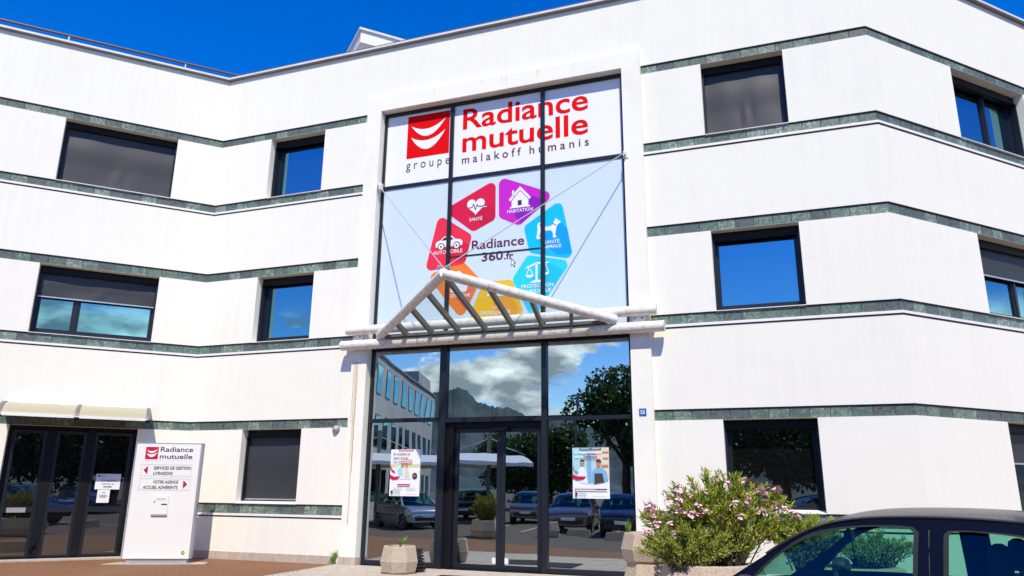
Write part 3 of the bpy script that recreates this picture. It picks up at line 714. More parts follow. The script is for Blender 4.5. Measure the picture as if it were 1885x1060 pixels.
# entrance hall behind the ground floor glass
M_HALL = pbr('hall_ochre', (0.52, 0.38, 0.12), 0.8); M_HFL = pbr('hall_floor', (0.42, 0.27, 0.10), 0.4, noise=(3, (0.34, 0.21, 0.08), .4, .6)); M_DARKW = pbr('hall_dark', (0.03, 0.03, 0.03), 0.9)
slab(PB, FL, FR, -.005, .019, -5.5, -.345).build('hall_floor', M_HFL, bld)
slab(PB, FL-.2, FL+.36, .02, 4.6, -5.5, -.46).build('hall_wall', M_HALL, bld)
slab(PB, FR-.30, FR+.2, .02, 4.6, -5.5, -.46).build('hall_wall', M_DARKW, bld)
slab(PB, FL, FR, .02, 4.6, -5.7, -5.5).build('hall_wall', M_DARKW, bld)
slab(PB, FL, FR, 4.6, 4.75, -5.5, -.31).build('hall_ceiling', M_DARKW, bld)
slab(PB, 5.02, 5.20, .02, 4.4, -.75, -.52).build('hall_column', M_HALL, bld)
slab(PB, 9.85, 10.15, .02, .62, -.95, -.60).build('hall_cabinet', M_HALL, bld)

# roof railing and plant room
mb = MB(); ss = [S0+1, 0, LB, S1-1]
mb.tube([P(s, -.62, 12.70) for s in ss], .036, 8)
rl = mb.build('guard_rail', M_RAIL, bld)
for s in [-12.2, -9.42, -6.66, -3.89, -1.13] + [1.6+2.76*i for i in range(5)]:
    MB().tube([P(s, -.62, 12.05), P(s, -.62, 12.68)], .024, 8).build('rail_post', M_ALU, rl)
cx0 = Vector((-4.70, 20.0, 15.12)); e1 = dA; e2 = -nA
def PR(a, b, z): return cx0 + e1*a + e2*b + Z*z
mb = MB(); mb.hexa([PR(*q) for q in ((0, 0, -.42), (9, 0, -.42), (9, 7, -.42), (0, 7, -.42), (0, 0, -.02), (9, 0, -.02), (9, 7, -.02), (0, 7, -.02))])
pr = mb.build('plant_room', pbr('fascia_white', (0.80, 0.79, 0.80), .5), bld)
MB().hexa([PR(*q) for q in ((-.06, -.06, -.015), (9.06, -.06, -.015), (9.06, 7.06, -.015), (-.06, 7.06, -.015), (-.06, -.06, .06), (9.06, -.06, .06), (9.06, 7.06, .06), (-.06, 7.06, .06))]).build('roof_edge', M_COPE, pr)
MB().hexa([PR(*q) for q in ((.8, .8, -3.3), (8, .8, -3.3), (8, 6, -3.3), (.8, 6, -3.3), (.8, .8, -.425), (8, .8, -.425), (8, 6, -.425), (.8, 6, -.425))]).build('wall', pbr('panel_grey', (0.42, 0.43, 0.45), .6), pr)
MB().hexa([PR(*q) for q in ((.78, 1.0, -3.3), (.8, 1.0, -3.3), (.8, 1.6, -3.3), (.78, 1.6, -3.3), (.78, 1.0, -.6), (.8, 1.0, -.6), (.8, 1.6, -.6), (.78, 1.6, -.6))]).build('shutter', pbr('brown_shutter', (.22, .15, .10), .6), pr)

# ------------------------------------------------------------------ main entrance canopy
cn = thing('entrance_canopy', 'white tubular triangular glass canopy hung from cables above the main entrance', 'canopy', PB(7.72, 4.6, .24))
TD = .25; ZL, ZU = 4.60, 4.93; R1, R2 = .108, .10
def tub(name, a, b, r, mat=M_TUBE, n=20):
    o = MB().tube([a, b], r, n).build(name, mat, cn); return smooth_by_angle(o)
tub('lower_tube', PB(4.24, ZL, TD), PB(11.36, ZL, TD), R1); tub('upper_tube', PB(4.36, ZU, TD), PB(11.22, ZU, TD), R2)
AP = PB(7.74, 5.34, 2.50); BL, BR = PB(5.22, 4.765, .30), PB(10.42, 4.765, .30)
tub('edge_tube', BL, AP + (AP-BL).normalized()*.03, .096); tub('edge_tube', BR, AP + (AP-BR).normalized()*.03, .096)
slab(PB, 5.35, 10.25, 4.70, 4.76, .22, .40).build('back_beam', M_GREY, cn)
for i in range(7):
    s = 5.90+.608*i; t = 1-abs(s-7.72)/2.5; 
    end = BL + (AP-BL)*t if s < 7.72 else BR + (AP-BR)*t
    a = PB(s, 4.735, .34); dvec = (end-a); e = end - dvec.normalized()*.05
    upv = dvec.cross(dB).normalized(); upv = -upv if upv.z < 0 else upv
    mb = MB(); hw, hh = .035, .055; q = []
    for c in (a, e):
        q += [c - dB*hw - upv*hh, c + dB*hw - upv*hh, c + dB*hw + upv*hh, c - dB*hw + upv*hh]
    mb.hexa([q[0], q[1], q[5], q[4], q[3], q[2], q[6], q[7]]); mb.build('rafter', M_GREY, cn)
gz = Z*.07
mb = MB(); T0 = [BL+(AP-BL)*.03+gz, BR+(AP-BR)*.03+gz, AP-(AP-(BL+BR)/2)*.03+gz]
mb.add(T0 + [p+Z*.012 for p in T0], [(2, 1, 0), (3, 4, 5), (0, 1, 4, 3), (1, 2, 5, 4), (2, 0, 3, 5)]); mb.build('roof_glass', M_CANGLASS, cn)
for s in (4.60, 10.86):
    slab(PB, s-.15, s+.15, ZL-.36, ZU+.13, PF+.001, PF+.018).build('wall_plate', M_WHITE, cn)
    slab(PB, s-.11, s+.11, ZL+.10, ZU-.09, PF+.018, TD-.03).build('bracket', M_WHITE, cn)
    for dx in (-.07, .07):
        MB().lathe([(.018, 0), (.018, .015), (.008, .02)], PB(s+dx, ZU-.14, TD-.03), 8, (dB, Z, nB)).build('bolt', M_GREY, cn)
for s, a0 in ((4.64, (4.86, 8.42)), (10.80, (10.70, 8.34))):
    e = PB(a0[0], a0[1], PF+.07); MB().tube([e, AP+Z*.11], .010, 8).build('cable', pbr('cable_grey', (.42, .42, .42), .7), cn)
    mb = slab(PB, a0[0]-.05, a0[0]+.05, a0[1]-.10, a0[1]+.06, PF-.1, PF+.02); g = slab(PB, a0[0]-.012, a0[0]+.012, a0[1]-.04, a0[1]+.04, PF+.02, PF+.10); mb.add(g.v, g.f); mb.build('cable_anchor', M_WHITE, cn)
for dx in (-.09, .10):
    smooth_by_angle(MB().lathe([(.02, -.02), (.035, .0), (.035, .05), (.015, .07)], AP + dB*dx + Z*.10, 10).build('cable_clevis', M_STEEL, cn))

# ------------------------------------------------------------------ small awning over the delivery door
aw = thing('door_awning', 'curved cream polycarbonate awning above the dark delivery door', 'awning', PA(-2.35, 3.0, 0))
M_POLY = pbr('cream_polycarbonate', (0.40, 0.365, 0.25), 0.35)
def arc(t): a = t*R(78); return (.72*sin(a)/sin(R(78)), 3.30 - .30*(1-cos(a))/(1-cos(R(78))))
for x0, x1 in ((-3.70, -2.36), (-2.28, -.96)):
    mb = MB(); vs = []; n = 12
    for i in range(n+1):
        d, z = arc(i/n)
        for zz in (0, -.006): vs += [PA(x0, z+zz, d), PA(x1, z+zz, d)]
    fs = []
    for i in range(n): b = i*4; fs += [(b, b+1, b+5, b+4), (b+2, b+6, b+7, b+3)]
    mb.add(vs, fs); mb.smooth = True; mb.build('roof_sheet', M_POLY, aw)
for x in (-3.74, -2.32, -.92):
    mb = MB()
    for i in range(12):
        (d0, z0_), (d1, z1_) = arc(i/12), arc((i+1)/12)
        mb.hexa([PA(x-.035, z0_-.05, d0), PA(x+.035, z0_-.05, d0), PA(x+.035, z1_-.05, d1), PA(x-.035, z1_-.05, d1), PA(x-.035, z0_+.02, d0), PA(x+.035, z0_+.02, d0), PA(x+.035, z1_+.02, d1), PA(x-.035, z1_+.02, d1)])
    mb.build('arm', M_GREY, aw)
    smooth_by_angle(MB().tube([PA(x-.05, 2.965, .71), PA(x+.05, 2.965, .71)], .035, 10).build('end_knob', M_BLACK, aw))
slab(PA, -3.74, -.92, 2.965, 3.01, .705, .735).build('gutter', M_WHITE, aw)

# ------------------------------------------------------------------ totem sign
TB = Vector((-7.38, 16.47, 0)); tu = Vector((1, .09, 0)).normalized(); tn = Vector((tu.y, -tu.x, 0))
def PT(a, b, d): return TB + tu*a + tn*d + Z*b
tot = thing('totem_sign', 'tall white totem sign with red logo and arrows beside the delivery door', 'sign', TB)
M_TOT = pbr('totem_white', (0.80, 0.79, 0.735), .3, coat=.2, noise=(2, (.74, .75, .77), .5, .8)); M_TEDGE = pbr('totem_edge', (.38, .39, .43), .4, .3)
slab(PT, -.665, .665, .10, 2.44, -.10, .05).build('panel', M_TOT, tot)
slab(PT, .667, .70, .10, 2.45, -.10, .04).build('edge_profile', M_TEDGE, tot)
slab(PT, -.70, -.667, .10, 2.45, -.10, .04).build('edge_profile', M_TEDGE, tot)
slab(PT, -.70, .70, 2.442, 2.462, -.10, .05).build('top_profile', M_TEDGE, tot)
slab(PT, -.60, .62, .012, .098, -.09, .02).build('foot', M_TEDGE, tot)
for a in (-.62, .60): slab(PT, a-.12, a+.12, .002, .014, -.14, .14).build('anchor_plate', M_ALU, tot)
F = .053
MB().flat(rect(-.50, .52, 2.09, 2.40), PT, F).build('sign_plate', M_PW, tot)
MB().flat(rect(-.475, -.21, 2.115, 2.375), PT, F+.003).build('logo_square', pbr('logo_red', (.55, .006, .03), .4), tot); emblem(-.475, 2.115, .262, PT, F+.006, tot, M_PW)
M_BURG = pbr('print_burgundy', (.10, .02, .04), .4)
lettering('Radiance', -.17, .51, 2.275, .105, PT, F+.003, M_BURG, tot, .014); lettering('mutuelle', -.17, .51, 2.125, .105, PT, F+.003, M_BURG, tot, .014)
M_THIN = pbr('hairline_grey', (.45, .46, .48), .5)
for y0, y1, tx in ((1.765, 2.005, (('SERVICES DE GESTION', -.265, .50, 1.905), ('LIVRAISONS', -.265, .135, 1.795))), (1.475, 1.715, (('VOTRE AGENCE', -.25, .27, 1.615), ('ACCUEIL ADHÉRENTS', -.44, .27, 1.505)))):
    fr_ = MB()
    for r_ in (rect(-.525, .525, y0, y0+.006), rect(-.525, .525, y1-.006, y1), rect(-.525, -.519, y0, y1), rect(.519, .525, y0, y1)): fr_.flat(r_, PT, F)
    fr_.build('sign_plate', M_THIN, tot)
    for b_, x0, x1, yy in tx: lettering(b_, x0, x1, yy, .062, PT, F+.003, M_INK, tot, .012, slant=.1)
yc = 1.89; MB().flat([(-.47, yc), (-.385, yc-.085), (-.385, yc+.085)], PT, F+.003).build('arrow', pbr('arrow_red', (.40, .008, .05), .4), tot)
yc = 1.60; MB().flat([(.465, yc), (.38, yc+.085), (.38, yc-.085)], PT, F+.003).build('arrow', MATS['arrow_red'], tot)
slab(PT, -.20, .13, .985, 1.36, .05, .075).build('letter_box', M_TOT, tot)
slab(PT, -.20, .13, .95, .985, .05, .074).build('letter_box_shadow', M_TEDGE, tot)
MB().flat(rect(-.15, .11, 1.27, 1.33), PT, .078).build('letter_box_label', M_PW, tot); MB().flat(rect(-.12, .07, 1.293, 1.303), PT, .081).build('print_line', M_INK, tot)
MB().flat(rect(-.01, .11, 1.175, 1.20), PT, .078).build('letter_slot', M_INK, tot); MB().flat(ellipse(-.155, 1.235, .014, .014), PT, .078).build('lock', M_INK, tot)
MB().flat(ellipse(.54, .215, .035, .04), PT, F).build('sticker', pbr('sticker_green', (.12, .22, .06), .5), tot); MB().flat(ellipse(.545, .215, .018, .02), PT, F+.003).build('sticker', pbr('sticker_yellow', (.7, .6, .1), .5), tot)
mb = MB(); mb.hexa([PT(-1.0, 0.001, .25), PT(1.05, 0.001, .20), PT(1.0, 0.001, -.22), PT(-.85, 0.001, -.2), PT(-1.0, .010, .25), PT(1.05, .010, .20), PT(1.0, .010, -.22), PT(-.85, .010, -.2)])
tag(mb.build('concrete_pad', M_SLAB), 'thin pale concrete pad under the foot of the totem sign', 'pad')

# ------------------------------------------------------------------ notices, posters, number plate, sensor
nt1 = thing('paper_notice', 'white paper notice with an arrow taped to the delivery door glass', 'notice', PA(-1.54, 1.47, -.2))
ND = -.195
slab(PA, -1.80, -1.30, 1.475, 1.815, ND-.003, ND).build('sheet', M_PW, nt1)
MB().flat(rect(-1.76, -1.72, 1.745, 1.785), PA, ND+.002).build('logo_square', M_BURG, nt1); lettering('Radiance', -1.71, -1.60, 1.768, .016, PA, ND+.002, M_INK, nt1); lettering('mutuelle', -1.71, -1.60, 1.745, .016, PA, ND+.002, M_INK, nt1)
lettering('Livraisons', -1.68, -1.38, 1.645, .058, PA, ND+.002, M_INK, nt1); lettering('sonnez ici', -1.66, -1.42, 1.575, .045, PA, ND+.002, M_INK, nt1)
MB().flat([(-1.63, 1.52), (-1.49, 1.52), (-1.49, 1.508), (-1.455, 1.53), (-1.49, 1.552), (-1.49, 1.54), (-1.63, 1.54)], PA, ND+.002).build('arrow', M_INK, nt1)
nt2 = thing('paper_notice', 'small white paper sheet below the arrow notice on the delivery door', 'notice', PA(-1.59, 1.18, -.2))
slab(PA, -1.73, -1.48, 1.185, 1.468, ND-.003, ND).build('sheet', M_PW, nt2)
for y, x0, x1 in ((1.40, -1.64, -1.57), (1.345, -1.67, -1.54), (1.32, -1.69, -1.52), (1.295, -1.66, -1.55)): MB().flat(rect(x0, x1, y, y+.010), PA, ND+.002).build('print_line', M_INK, nt2)

M_SKIN = pbr('print_skin', (.52, .25, .15), .5); M_PBLUE = pbr('print_blue', (.20, .42, .62), .5); M_PCY = pbr('print_cyan', (.35, .65, .72), .5); M_PTAN = pbr('print_tan', (.72, .64, .52), .5)
M_HAIR = pbr('print_hair', (.06, .035, .025), .5); M_APR = pbr('print_apron', (.05, .04, .045), .5); M_CRIM = pbr('print_crimson', (.55, .005, .06), .4); M_PALE = pbr('print_pale', (.72, .78, .82), .5); M_YG = pbr('print_yellow_green', (.62, .64, .32), .5); M_BLOND = pbr('print_blond', (.55, .36, .18), .5)
PZ = PG+.006
def poster(label, x0, x1, kind):
    z0, z1 = 1.40, 2.357; w_ = x1-x0; h = z1-z0
    t = thing('poster', label, 'poster', PB((x0+x1)/2, z0, PZ))
    slab(PB, x0, x1, z0, z1, PZ-.005, PZ).build('sheet', M_PW, t)
    lay = [PZ]
    def q(polys, mat, nm='print'):
        lay[0] += .0015; mb = MB()
        for p in polys: mb.flat([(x0+u*w_, z0+v*h) for u, v in p], PB, lay[0])
        mb.build(nm, mat, t)
    def tx(body, u0, u1, v, cap, mat, bold=.01):
        lay[0] += .0015; lettering(body, x0+u0*w_, x0+u1*w_, z0+v*h, cap*h, PB, lay[0], mat, t, bold)
    if kind == 0:
        q([rect(.26, .76, .955, .99)], M_CRIM); q([rect(.30, .72, .968, .977)], M_PW)
        q([rect(0, 1, .62, .68)], M_YG)
        q([[(.20, .62), (.42, .66), (.60, .60), (.72, .36), (.30, .36)]], M_PALE); q([[(.24, .56), (.40, .63), (.44, .44), (.30, .42)]], M_PCY)
        q([ellipse(.42, .64, .055, .042), ellipse(.55, .645, .05, .04)], M_SKIN); q([ellipse(.42, .665, .062, .03, 14, 0, pi), ellipse(.55, .67, .058, .03, 14, 0, pi)], M_BLOND)
        q([[(.48, .60), (.62, .60), (.66, .40), (.50, .40)]], pbr('print_cream', (.70, .62, .45), .5))
        q([[(0, .68), (.06, .58), (.20, .50), (.10, .50), (.02, .57), (0, .62)], [(0, .46), (.15, .41), (.36, .42), (.26, .355), (.12, .345), (0, .385)]], M_CRIM)
        q([ellipse(.84, .43, .085, .065)], M_MAROON); q([rect(.79, .89, .425, .433)], M_PW)
        tx('Si Linette et', .10, .66, .885, .042, M_INK); tx('Jean-Loup', .10, .60, .80, .042, M_INK); tx('ont le', .10, .36, .715, .040, M_INK)
        q(stroke([(.38, .70), (.74, .70), (.74, .77), (.38, .77), (.38, .70)], .012), M_CRIM); tx('sourire', .40, .72, .715, .038, M_CRIM)
        q([rect(.28, .70, .225, .255)], M_CRIM); q([rect(.14, .44, .17, .178), rect(.14, .42, .155, .163), rect(.58, .90, .17, .178), rect(.58, .86, .155, .163)], M_THIN)
    else:
        q([[(0, .46), (0, 1), (1, 1), (1, .38), (.85, .31), (.65, .275), (.45, .275), (.25, .31)]], M_PCY)
        q([[(.62, .28), (.62, 1), (1, 1), (1, .38), (.85, .31)]], M_PTAN); q([rect(.40, .52, .30, .90)], M_PBLUE); q([rect(.80, .98, .60, .66), rect(.84, .99, .76, .80), rect(.82, .99, .88, .92)], pbr('print_brick', (.45, .22, .16), .5))
        q([[(.18, .58), (.24, .62), (.30, .62), (.38, .54), (.42, .28), (.20, .31), (.14, .48)]], M_PALE); q([ellipse(.265, .68, .06, .055)], M_SKIN); q([ellipse(.27, .72, .066, .045, 14, 0, pi)], M_HAIR)
        q([[(.54, .52), (.64, .60), (.80, .60), (.93, .52), (.98, .36), (.86, .315), (.60, .28), (.53, .36)]], M_PBLUE); q([[(.60, .49), (.82, .49), (.86, .32), (.60, .285)]], M_APR)
        q([ellipse(.72, .68, .07, .07)], M_SKIN); q([ellipse(.72, .70, .078, .072, 16, 0, pi)], M_HAIR); q([ellipse(.695, .685, .008, .008, 8), ellipse(.745, .685, .008, .008, 8), ellipse(.24, .685, .007, .007, 8), ellipse(.285, .685, .007, .007, 8), ellipse(.72, .645, .025, .010, 10, pi, 2*pi), ellipse(.262, .65, .02, .008, 10, pi, 2*pi)], M_APR)
        q([[(.02, .66), (.06, .55), (.20, .50), (.10, .51), (.03, .56)], [(0, .47), (.14, .43), (.38, .43), (.30, .37), (.12, .36), (0, .40)]], M_CRIM)
        q([rect(.20, .80, .965, .99)], M_MAROON); q([rect(.24, .48, .973, .982), rect(.54, .76, .973, .982)], M_PW)
        tx('Si Hugo et Marie', .06, .80, .885, .040, M_PW, .02); tx('ont le', .06, .30, .80, .040, M_PW, .02); q(stroke([(.33, .785), (.68, .785), (.68, .855), (.33, .855), (.33, .785)], .012), M_CRIM); tx('sourire', .36, .66, .80, .036, M_MAROON)
        q([rect(.06, .94, .165, .19)], M_MAROON); q([rect(.10, .64, .174, .181)], M_PW)
    q([rect(.07, .14, .055, .115)], M_MAROON); tx('Radiance', .17, .38, .088, .022, M_INK); tx('mutuelle', .17, .38, .058, .022, M_INK)
    q([rect(.52, .93, .035, .045)], M_THIN)
    return t
poster('white poster with two people on pale ground taped in the left entrance pane', 5.395, 6.098, 0)
poster('poster of a man and a woman in a dark apron in the right entrance pane', 9.405, 10.13, 1)

hn = thing('house_number', 'small blue enamel plate with white number 55 on the portal post', 'sign', PB(10.86, 2.93, PF))
slab(PB, 10.79, 10.925, 2.925, 3.06, PF+.001, PF+.012).build('plate', pbr('enamel_blue', (.008, .10, .42), .25), hn)
lettering('55', 10.815, 10.90, 2.955, .075, PB, PF+.014, M_PW, hn, .02)
sn = thing('motion_sensor', 'small grey half round sensor under the marble band left of the entrance', 'sensor', PB(4.10, 2.75, 0))
smooth_by_angle(MB().lathe([(.085, .0), (.085, .02), (.075, .05), (.045, .085), (.01, .10)], PB(4.09, 2.80, .0), 16, (dB, Z, nB)).build('dome', pbr('sensor_grey', (.35, .35, .37), .4), sn))
slab(PB, 4.00, 4.18, 2.795, 2.83, .001, .05).build('mount', M_ALU, sn)

# ------------------------------------------------------------------ planters
M_CONC = pbr('exposed_aggregate', (0.50, 0.41, 0.31), .9, noise=(45, (0.25, 0.19, 0.14), .5, .68), bump=(90, .8))
M_SOIL = pbr('soil', (.05, .035, .025), .95)
def hex_planter(name, label, loc, rotz, w_, h, sx=1.0, group=None):
    t = thing(name, label, 'planter', loc, rotz, group)
    n = 8 if sx == 1 else 8
    def ring(r, z): return [Vector((r*cos(2*pi*(k+.5)/n)*sx, r*sin(2*pi*(k+.5)/n), z)) for k in range(n)]
    r = w_/2/cos(pi/n); rings = [ring(r*.86, .03), ring(r*.9, .05), ring(r, h*.47), ring(r*.985, h*.5), ring(r*.86, h*.97), ring(r*.83, h), ring(r*.66, h), ring(r*.62, h*.86)]
    mb = MB(); vs = [v for rg in rings for v in rg]; fs = []
    for i in range(len(rings)-1):
        for k in range(n): a, b = i*n+k, i*n+(k+1) % n; fs.append((a, b, b+n, a+n))
    fs.append(tuple(range(n-1, -1, -1))); mb.add(vs, fs); mb.build('bowl', M_CONC, t, True)
    mb = MB(); mb.add(ring(r*.63, h*.87), [tuple(range(n))]); mb.build('soil', M_SOIL, t, True)
    mb = MB(); v2 = ring(r*.80, 0) + ring(r*.80, .03); mb.add(v2, [(k, (k+1) % n, (k+1) % n+n, k+n) for k in range(n)]); mb.build('foot', M_RUST, t, True)
    return t
def leaf_quad(mb, p, d, n, l, w_, fold=.0):
    d = d.normalized(); sdv = d.cross(n)
    if sdv.length < 1e-4: sdv = Vector((1, 0, 0))
    sdv.normalize(); nn = sdv.cross(d)
    mb.add([p, p + d*l*.45 + sdv*w_/2 + nn*fold, p + d*l, p + d*l*.45 - sdv*w_/2 + nn*fold], [(0, 1, 2, 3)])
def leaf_mat(name, c1, c2, c3=None):
    mt = bpy.data.materials.new(name); mt.use_nodes = True; t = mt.node_tree; b = t.nodes['Principled BSDF']; N = t.nodes.new; L = t.links.new
    g = N('ShaderNodeNewGeometry'); c = N('ShaderNodeValToRGB'); e = c.color_ramp.elements
    e[0].position = 0.1; e[0].color = (*c1, 1); e[1].position = .8; e[1].color = (*c2, 1)
    if c3: k = e.new(.94); k.color = (*c3, 1)
    L(g.outputs['Random Per Island'], c.inputs[0]); L(c.outputs[0], b.inputs['Base Color'])
    b.inputs['Roughness'].default_value = .45; b.inputs['Specular IOR Level'].default_value = .4
    out = t.nodes['Material Output']; tl = N('ShaderNodeBsdfTranslucent'); L(c.outputs[0], tl.inputs['Color']); ms = N('ShaderNodeMixShader'); ms.inputs[0].default_value = .3
    L(b.outputs[0], ms.inputs[1]); L(tl.outputs[0], ms.inputs[2]); L(ms.outputs[0], out.inputs[0])
    return mt
M_LEAF = leaf_mat('oleander_leaf', (.10, .21, .02), (.52, .60, .06), (.55, .34, .06)); M_LEAF2 = leaf_mat('shrub_leaf', (.13, .21, .025), (.48, .54, .07), (.50, .34, .10))
M_TREE = leaf_mat('tree_leaf', (.022, .055, .012), (.07, .13, .022)); M_YEL = leaf_mat('yellow_shrub_leaf', (.10, .14, .02), (.42, .36, .04))
M_STEM = pbr('stem', (.07, .055, .04), .8); M_BLOOM = pbr('oleander_bloom', (.76, .40, .48), .6, noise=(60, (.82, .60, .64), .4, .6)); M_WEED = leaf_mat('weed_leaf', (.09, .20, .02), (.22, .36, .05))
def rv(r=1.0): 
    while True:
        v = Vector((random.uniform(-1, 1), random.uniform(-1, 1), random.uniform(-1, 1)))
        if .05 < v.length < 1: return v*r
def weeds(mb, p, h, n, spread):
    for i in range(n):
        d = Vector((random.gauss(0, spread), random.gauss(0, spread), 1)); q = p + Vector((random.gauss(0, .02), random.gauss(0, .02), 0))
        leaf_quad(mb, q + Z*random.uniform(0, h*.5), d, rv(), h*random.uniform(.35, .75), max(.012, h*.085), .004)
sp = hex_planter('concrete_planter', 'small octagonal concrete planter with a few sprouts before the entrance glazing', (-2.10, 14.98, .0), R(8), .70, .50)
mb = MB(); base = Vector((-2.10, 14.98, .43)); weeds(mb, base + Vector((.02, 0, 0)), .25, 18, .45); weeds(mb, base + Vector((-.20, .02, 0)), .13, 8, .5); weeds(mb, base + Vector((.22, 0, 0)), .12, 8, .6)
tag(mb.build('sprouts', M_WEED), 'green sprouts growing in the small concrete planter by the entrance', 'plant')
mb = MB()
for i in range(7):
    z = .04+.06*i; r = .17-.012*i; mb.lathe([(r*.75, z), (r, z+.012), (r, z+.03), (r*.75, z+.045)], (-1.78, 15.22, 0), 14)
tag(smooth_by_angle(mb.build('ribbed_cone', pbr('black_rubber', (.015, .015, .016), .6))), 'black ribbed rubber cone behind the small concrete planter', 'cone')
mb = MB(); wp = P(4.28, .06, 0); weeds(mb, wp, .30, 26, .6); weeds(mb, P(4.20, .05, 0), .22, 12, .7)
tag(mb.build('weed', M_WEED), 'bright green weed growing at the foot of the left portal post', 'plant')
mb = MB()
for i in range(60):
    t = i/60; c = PB(4.30+.36*t**1.5*1.0, .004, .2+3.2*t); weeds(mb, c + Vector((random.gauss(0, .03), random.gauss(0, .03), 0)), random.uniform(.02, .06), 3, .9)
o = mb.build('moss', M_WEED); o['kind'] = 'stuff'; tag(o, 'thin line of moss and weeds along the paving edge', 'moss')
mb = slab(PB, 7.20, 9.05, .017, .03, 1.0, 1.95); tag(mb.build('door_mat', pbr('mat_black', (.012, .012, .014), .9, bump=(150, .5))), 'black doormat on the paving before the sliding entrance doors', 'mat')

# right hand planters and oleander
hex_planter('concrete_planter', 'upper of two stacked concrete planters against the right portal post', (2.34, 13.35, .38), R(-20), .84, .49)
hex_planter('concrete_planter', 'lower of two stacked concrete planters against the right portal post', (2.36, 13.33, .0), R(-20), .80, .385)
hex_planter('concrete_planter', 'long low concrete trough holding the pink oleander', (3.02, 11.75, .0), R(4), 1.0, .52, 1.6)
hex_planter('concrete_planter', 'concrete trough behind the black car holding low shrubs', (5.00, 11.55, .0), R(-6), 1.0, .52, 1.6)
def shrub(name, label, base, stems, h, rx, ry, leaf, lw, per, mat, blooms=0, zmin=.25, parts=True):
    t = thing(name, label, 'shrub', base); B = Vector(base); sm = MB(); lf = MB(); tips = []
    for i in range(stems):
        a = random.uniform(0, 2*pi); k = random.random()**.6; top = Vector((cos(a)*rx*k, sin(a)*ry*k, h*random.uniform(.62, 1.0)*(1-.38*k*k)))
        root = Vector((cos(a)*rx*.25*k+random.gauss(0, .06), sin(a)*ry*.25*k, 0)); bend = Vector((0, 0, h*.12))
        pts = [B+root, B+root.lerp(top, .35)+bend*.6+rv(.05), B+root.lerp(top, .7)+bend*.8+rv(.05), B+top]
        sm.tube(pts, [.013, .010, .007, .003], 5, False); tips.append(pts[-1])
        for j in range(per):
            u = zmin + (1-zmin)*random.random()**.75; f = u*3; ii = min(2, int(f)); p = pts[ii].lerp(pts[ii+1], f-ii) + rv(.05)
            d = (pts[ii+1]-pts[ii]).normalized()*random.uniform(.2, 1.1) + rv(.9); d.z += .25
            leaf_quad(lf, p, d, rv(), leaf*random.uniform(.6, 1.15), lw*random.uniform(.7, 1.1), .006)
    sm.build('stems', M_STEM, t); o = lf.build('foliage', mat, t)
    if blooms:
        me = None
        for i in range(blooms):
            if me is None:
                m_ = MB()
                for k in range(16):
                    c = rv(.055); ax = (c + Vector((0, 0, .06)) + rv(.03)).normalized()
                    for q in range(5):
                        sd = ax.orthogonal().normalized(); sd.rotate(Matrix.Rotation(2*pi*q/5, 3, ax)); leaf_quad(m_, c, sd + ax*.35, ax, .024, .020)
                me = m_.mesh('blossom'); me.materials.append(M_BLOOM)
            o = bpy.data.objects.new('blossom', me); put(o, t); p = random.choice(tips); o.location = p + rv(.09) + Vector((0, -.12*random.random(), -.35*random.random()**2)); s_ = random.uniform(.9, 1.6); o.scale = (s_, s_, s_); o.rotation_euler = (random.uniform(-.5, .5), random.uniform(-.5, .5), random.uniform(0, 6))
    return t
shrub('oleander_bush', 'large oleander with pink blossoms in the long concrete trough', (3.18, 11.85, .44), 120, 1.44, 1.22, .55, .12, .026, 95, M_LEAF, 125, .12)
shrub('small_leaved_shrub', 'low olive green shrub spilling over the front of the oleander trough', (2.60, 11.50, .42), 95, .72, .78, .35, .048, .022, 110, M_LEAF2, 0, .15)
shrub('small_leaved_shrub', 'bright green shrub right of the oleander in front of the dark window sill', (4.45, 11.70, .44), 80, .85, .62, .40, .065, .024, 95, M_LEAF, 0, .1)
shrub('small_leaved_shrub', 'green shrub seen through the windscreen of the black car', (5.35, 11.55, .44), 60, .62, .60, .40, .06, .022, 80, M_LEAF, 0, .1)
mb = MB(); weeds(mb, Vector((2.02, 13.35, .78)), .30, 26, .3); tag(mb.build('sprouts', M_WEED), 'thin sprouts in the tall planter against the portal post', 'plant')

# ------------------------------------------------------------------ cars
M_TYRE = pbr('tyre', (.018, .018, .019), .8); M_RIM = pbr('rim', (.45, .45, .47), .3, .7); M_TRIM = pbr('car_trim', (.018, .018, .020), .6); M_RUB = pbr('window_rubber', (.018, .018, .02), .55, spec=.3)
M_SEAT = pbr('seat_fabric', (.022, .022, .026), .9); M_DASHB = pbr('dashboard', (.10, .10, .105), .7); M_LAMP = pbr('lamp_lens', (.55, .57, .60), .1, coat=1); M_TAIL = pbr('tail_lens', (.35, .01, .01), .15); M_REDF = pbr('red_label', (.5, .02, .02), .6)
def lerp_tab(tab, x):
    if x <= tab[0][0]: return tab[0][1]
    for (a, b), (c, d) in zip(tab[:-1], tab[1:]):
        if x <= c: return b + (d-b)*(x-a)/(c-a)
    return tab[-1][1]
YZ = [(.18, .76), (.35, .82), (.60, .845), (.80, .835), (.95, .80), (1.10, .745), (1.25, .68), (1.36, .62), (1.42, .575), (1.47, .50)]
def halfw(x, z):
    k = 1.0
    if x > 1.1: k = 1-.17*((x-1.1)/1.05)**2
    if x < -1.1: k = 1-.12*((-1.1-x)/.85)**2
    return lerp_tab(YZ, z)*k
def resample(pts, step):
    out = []
    for (x0, z0), (x1, z1) in zip(pts, pts[1:]+pts[:1]):
        n = max(1, int(math.hypot(x1-x0, z1-z0)/step)); out += [(x0+(x1-x0)*i/n, z0+(z1-z0)*i/n) for i in range(n)]
    return out
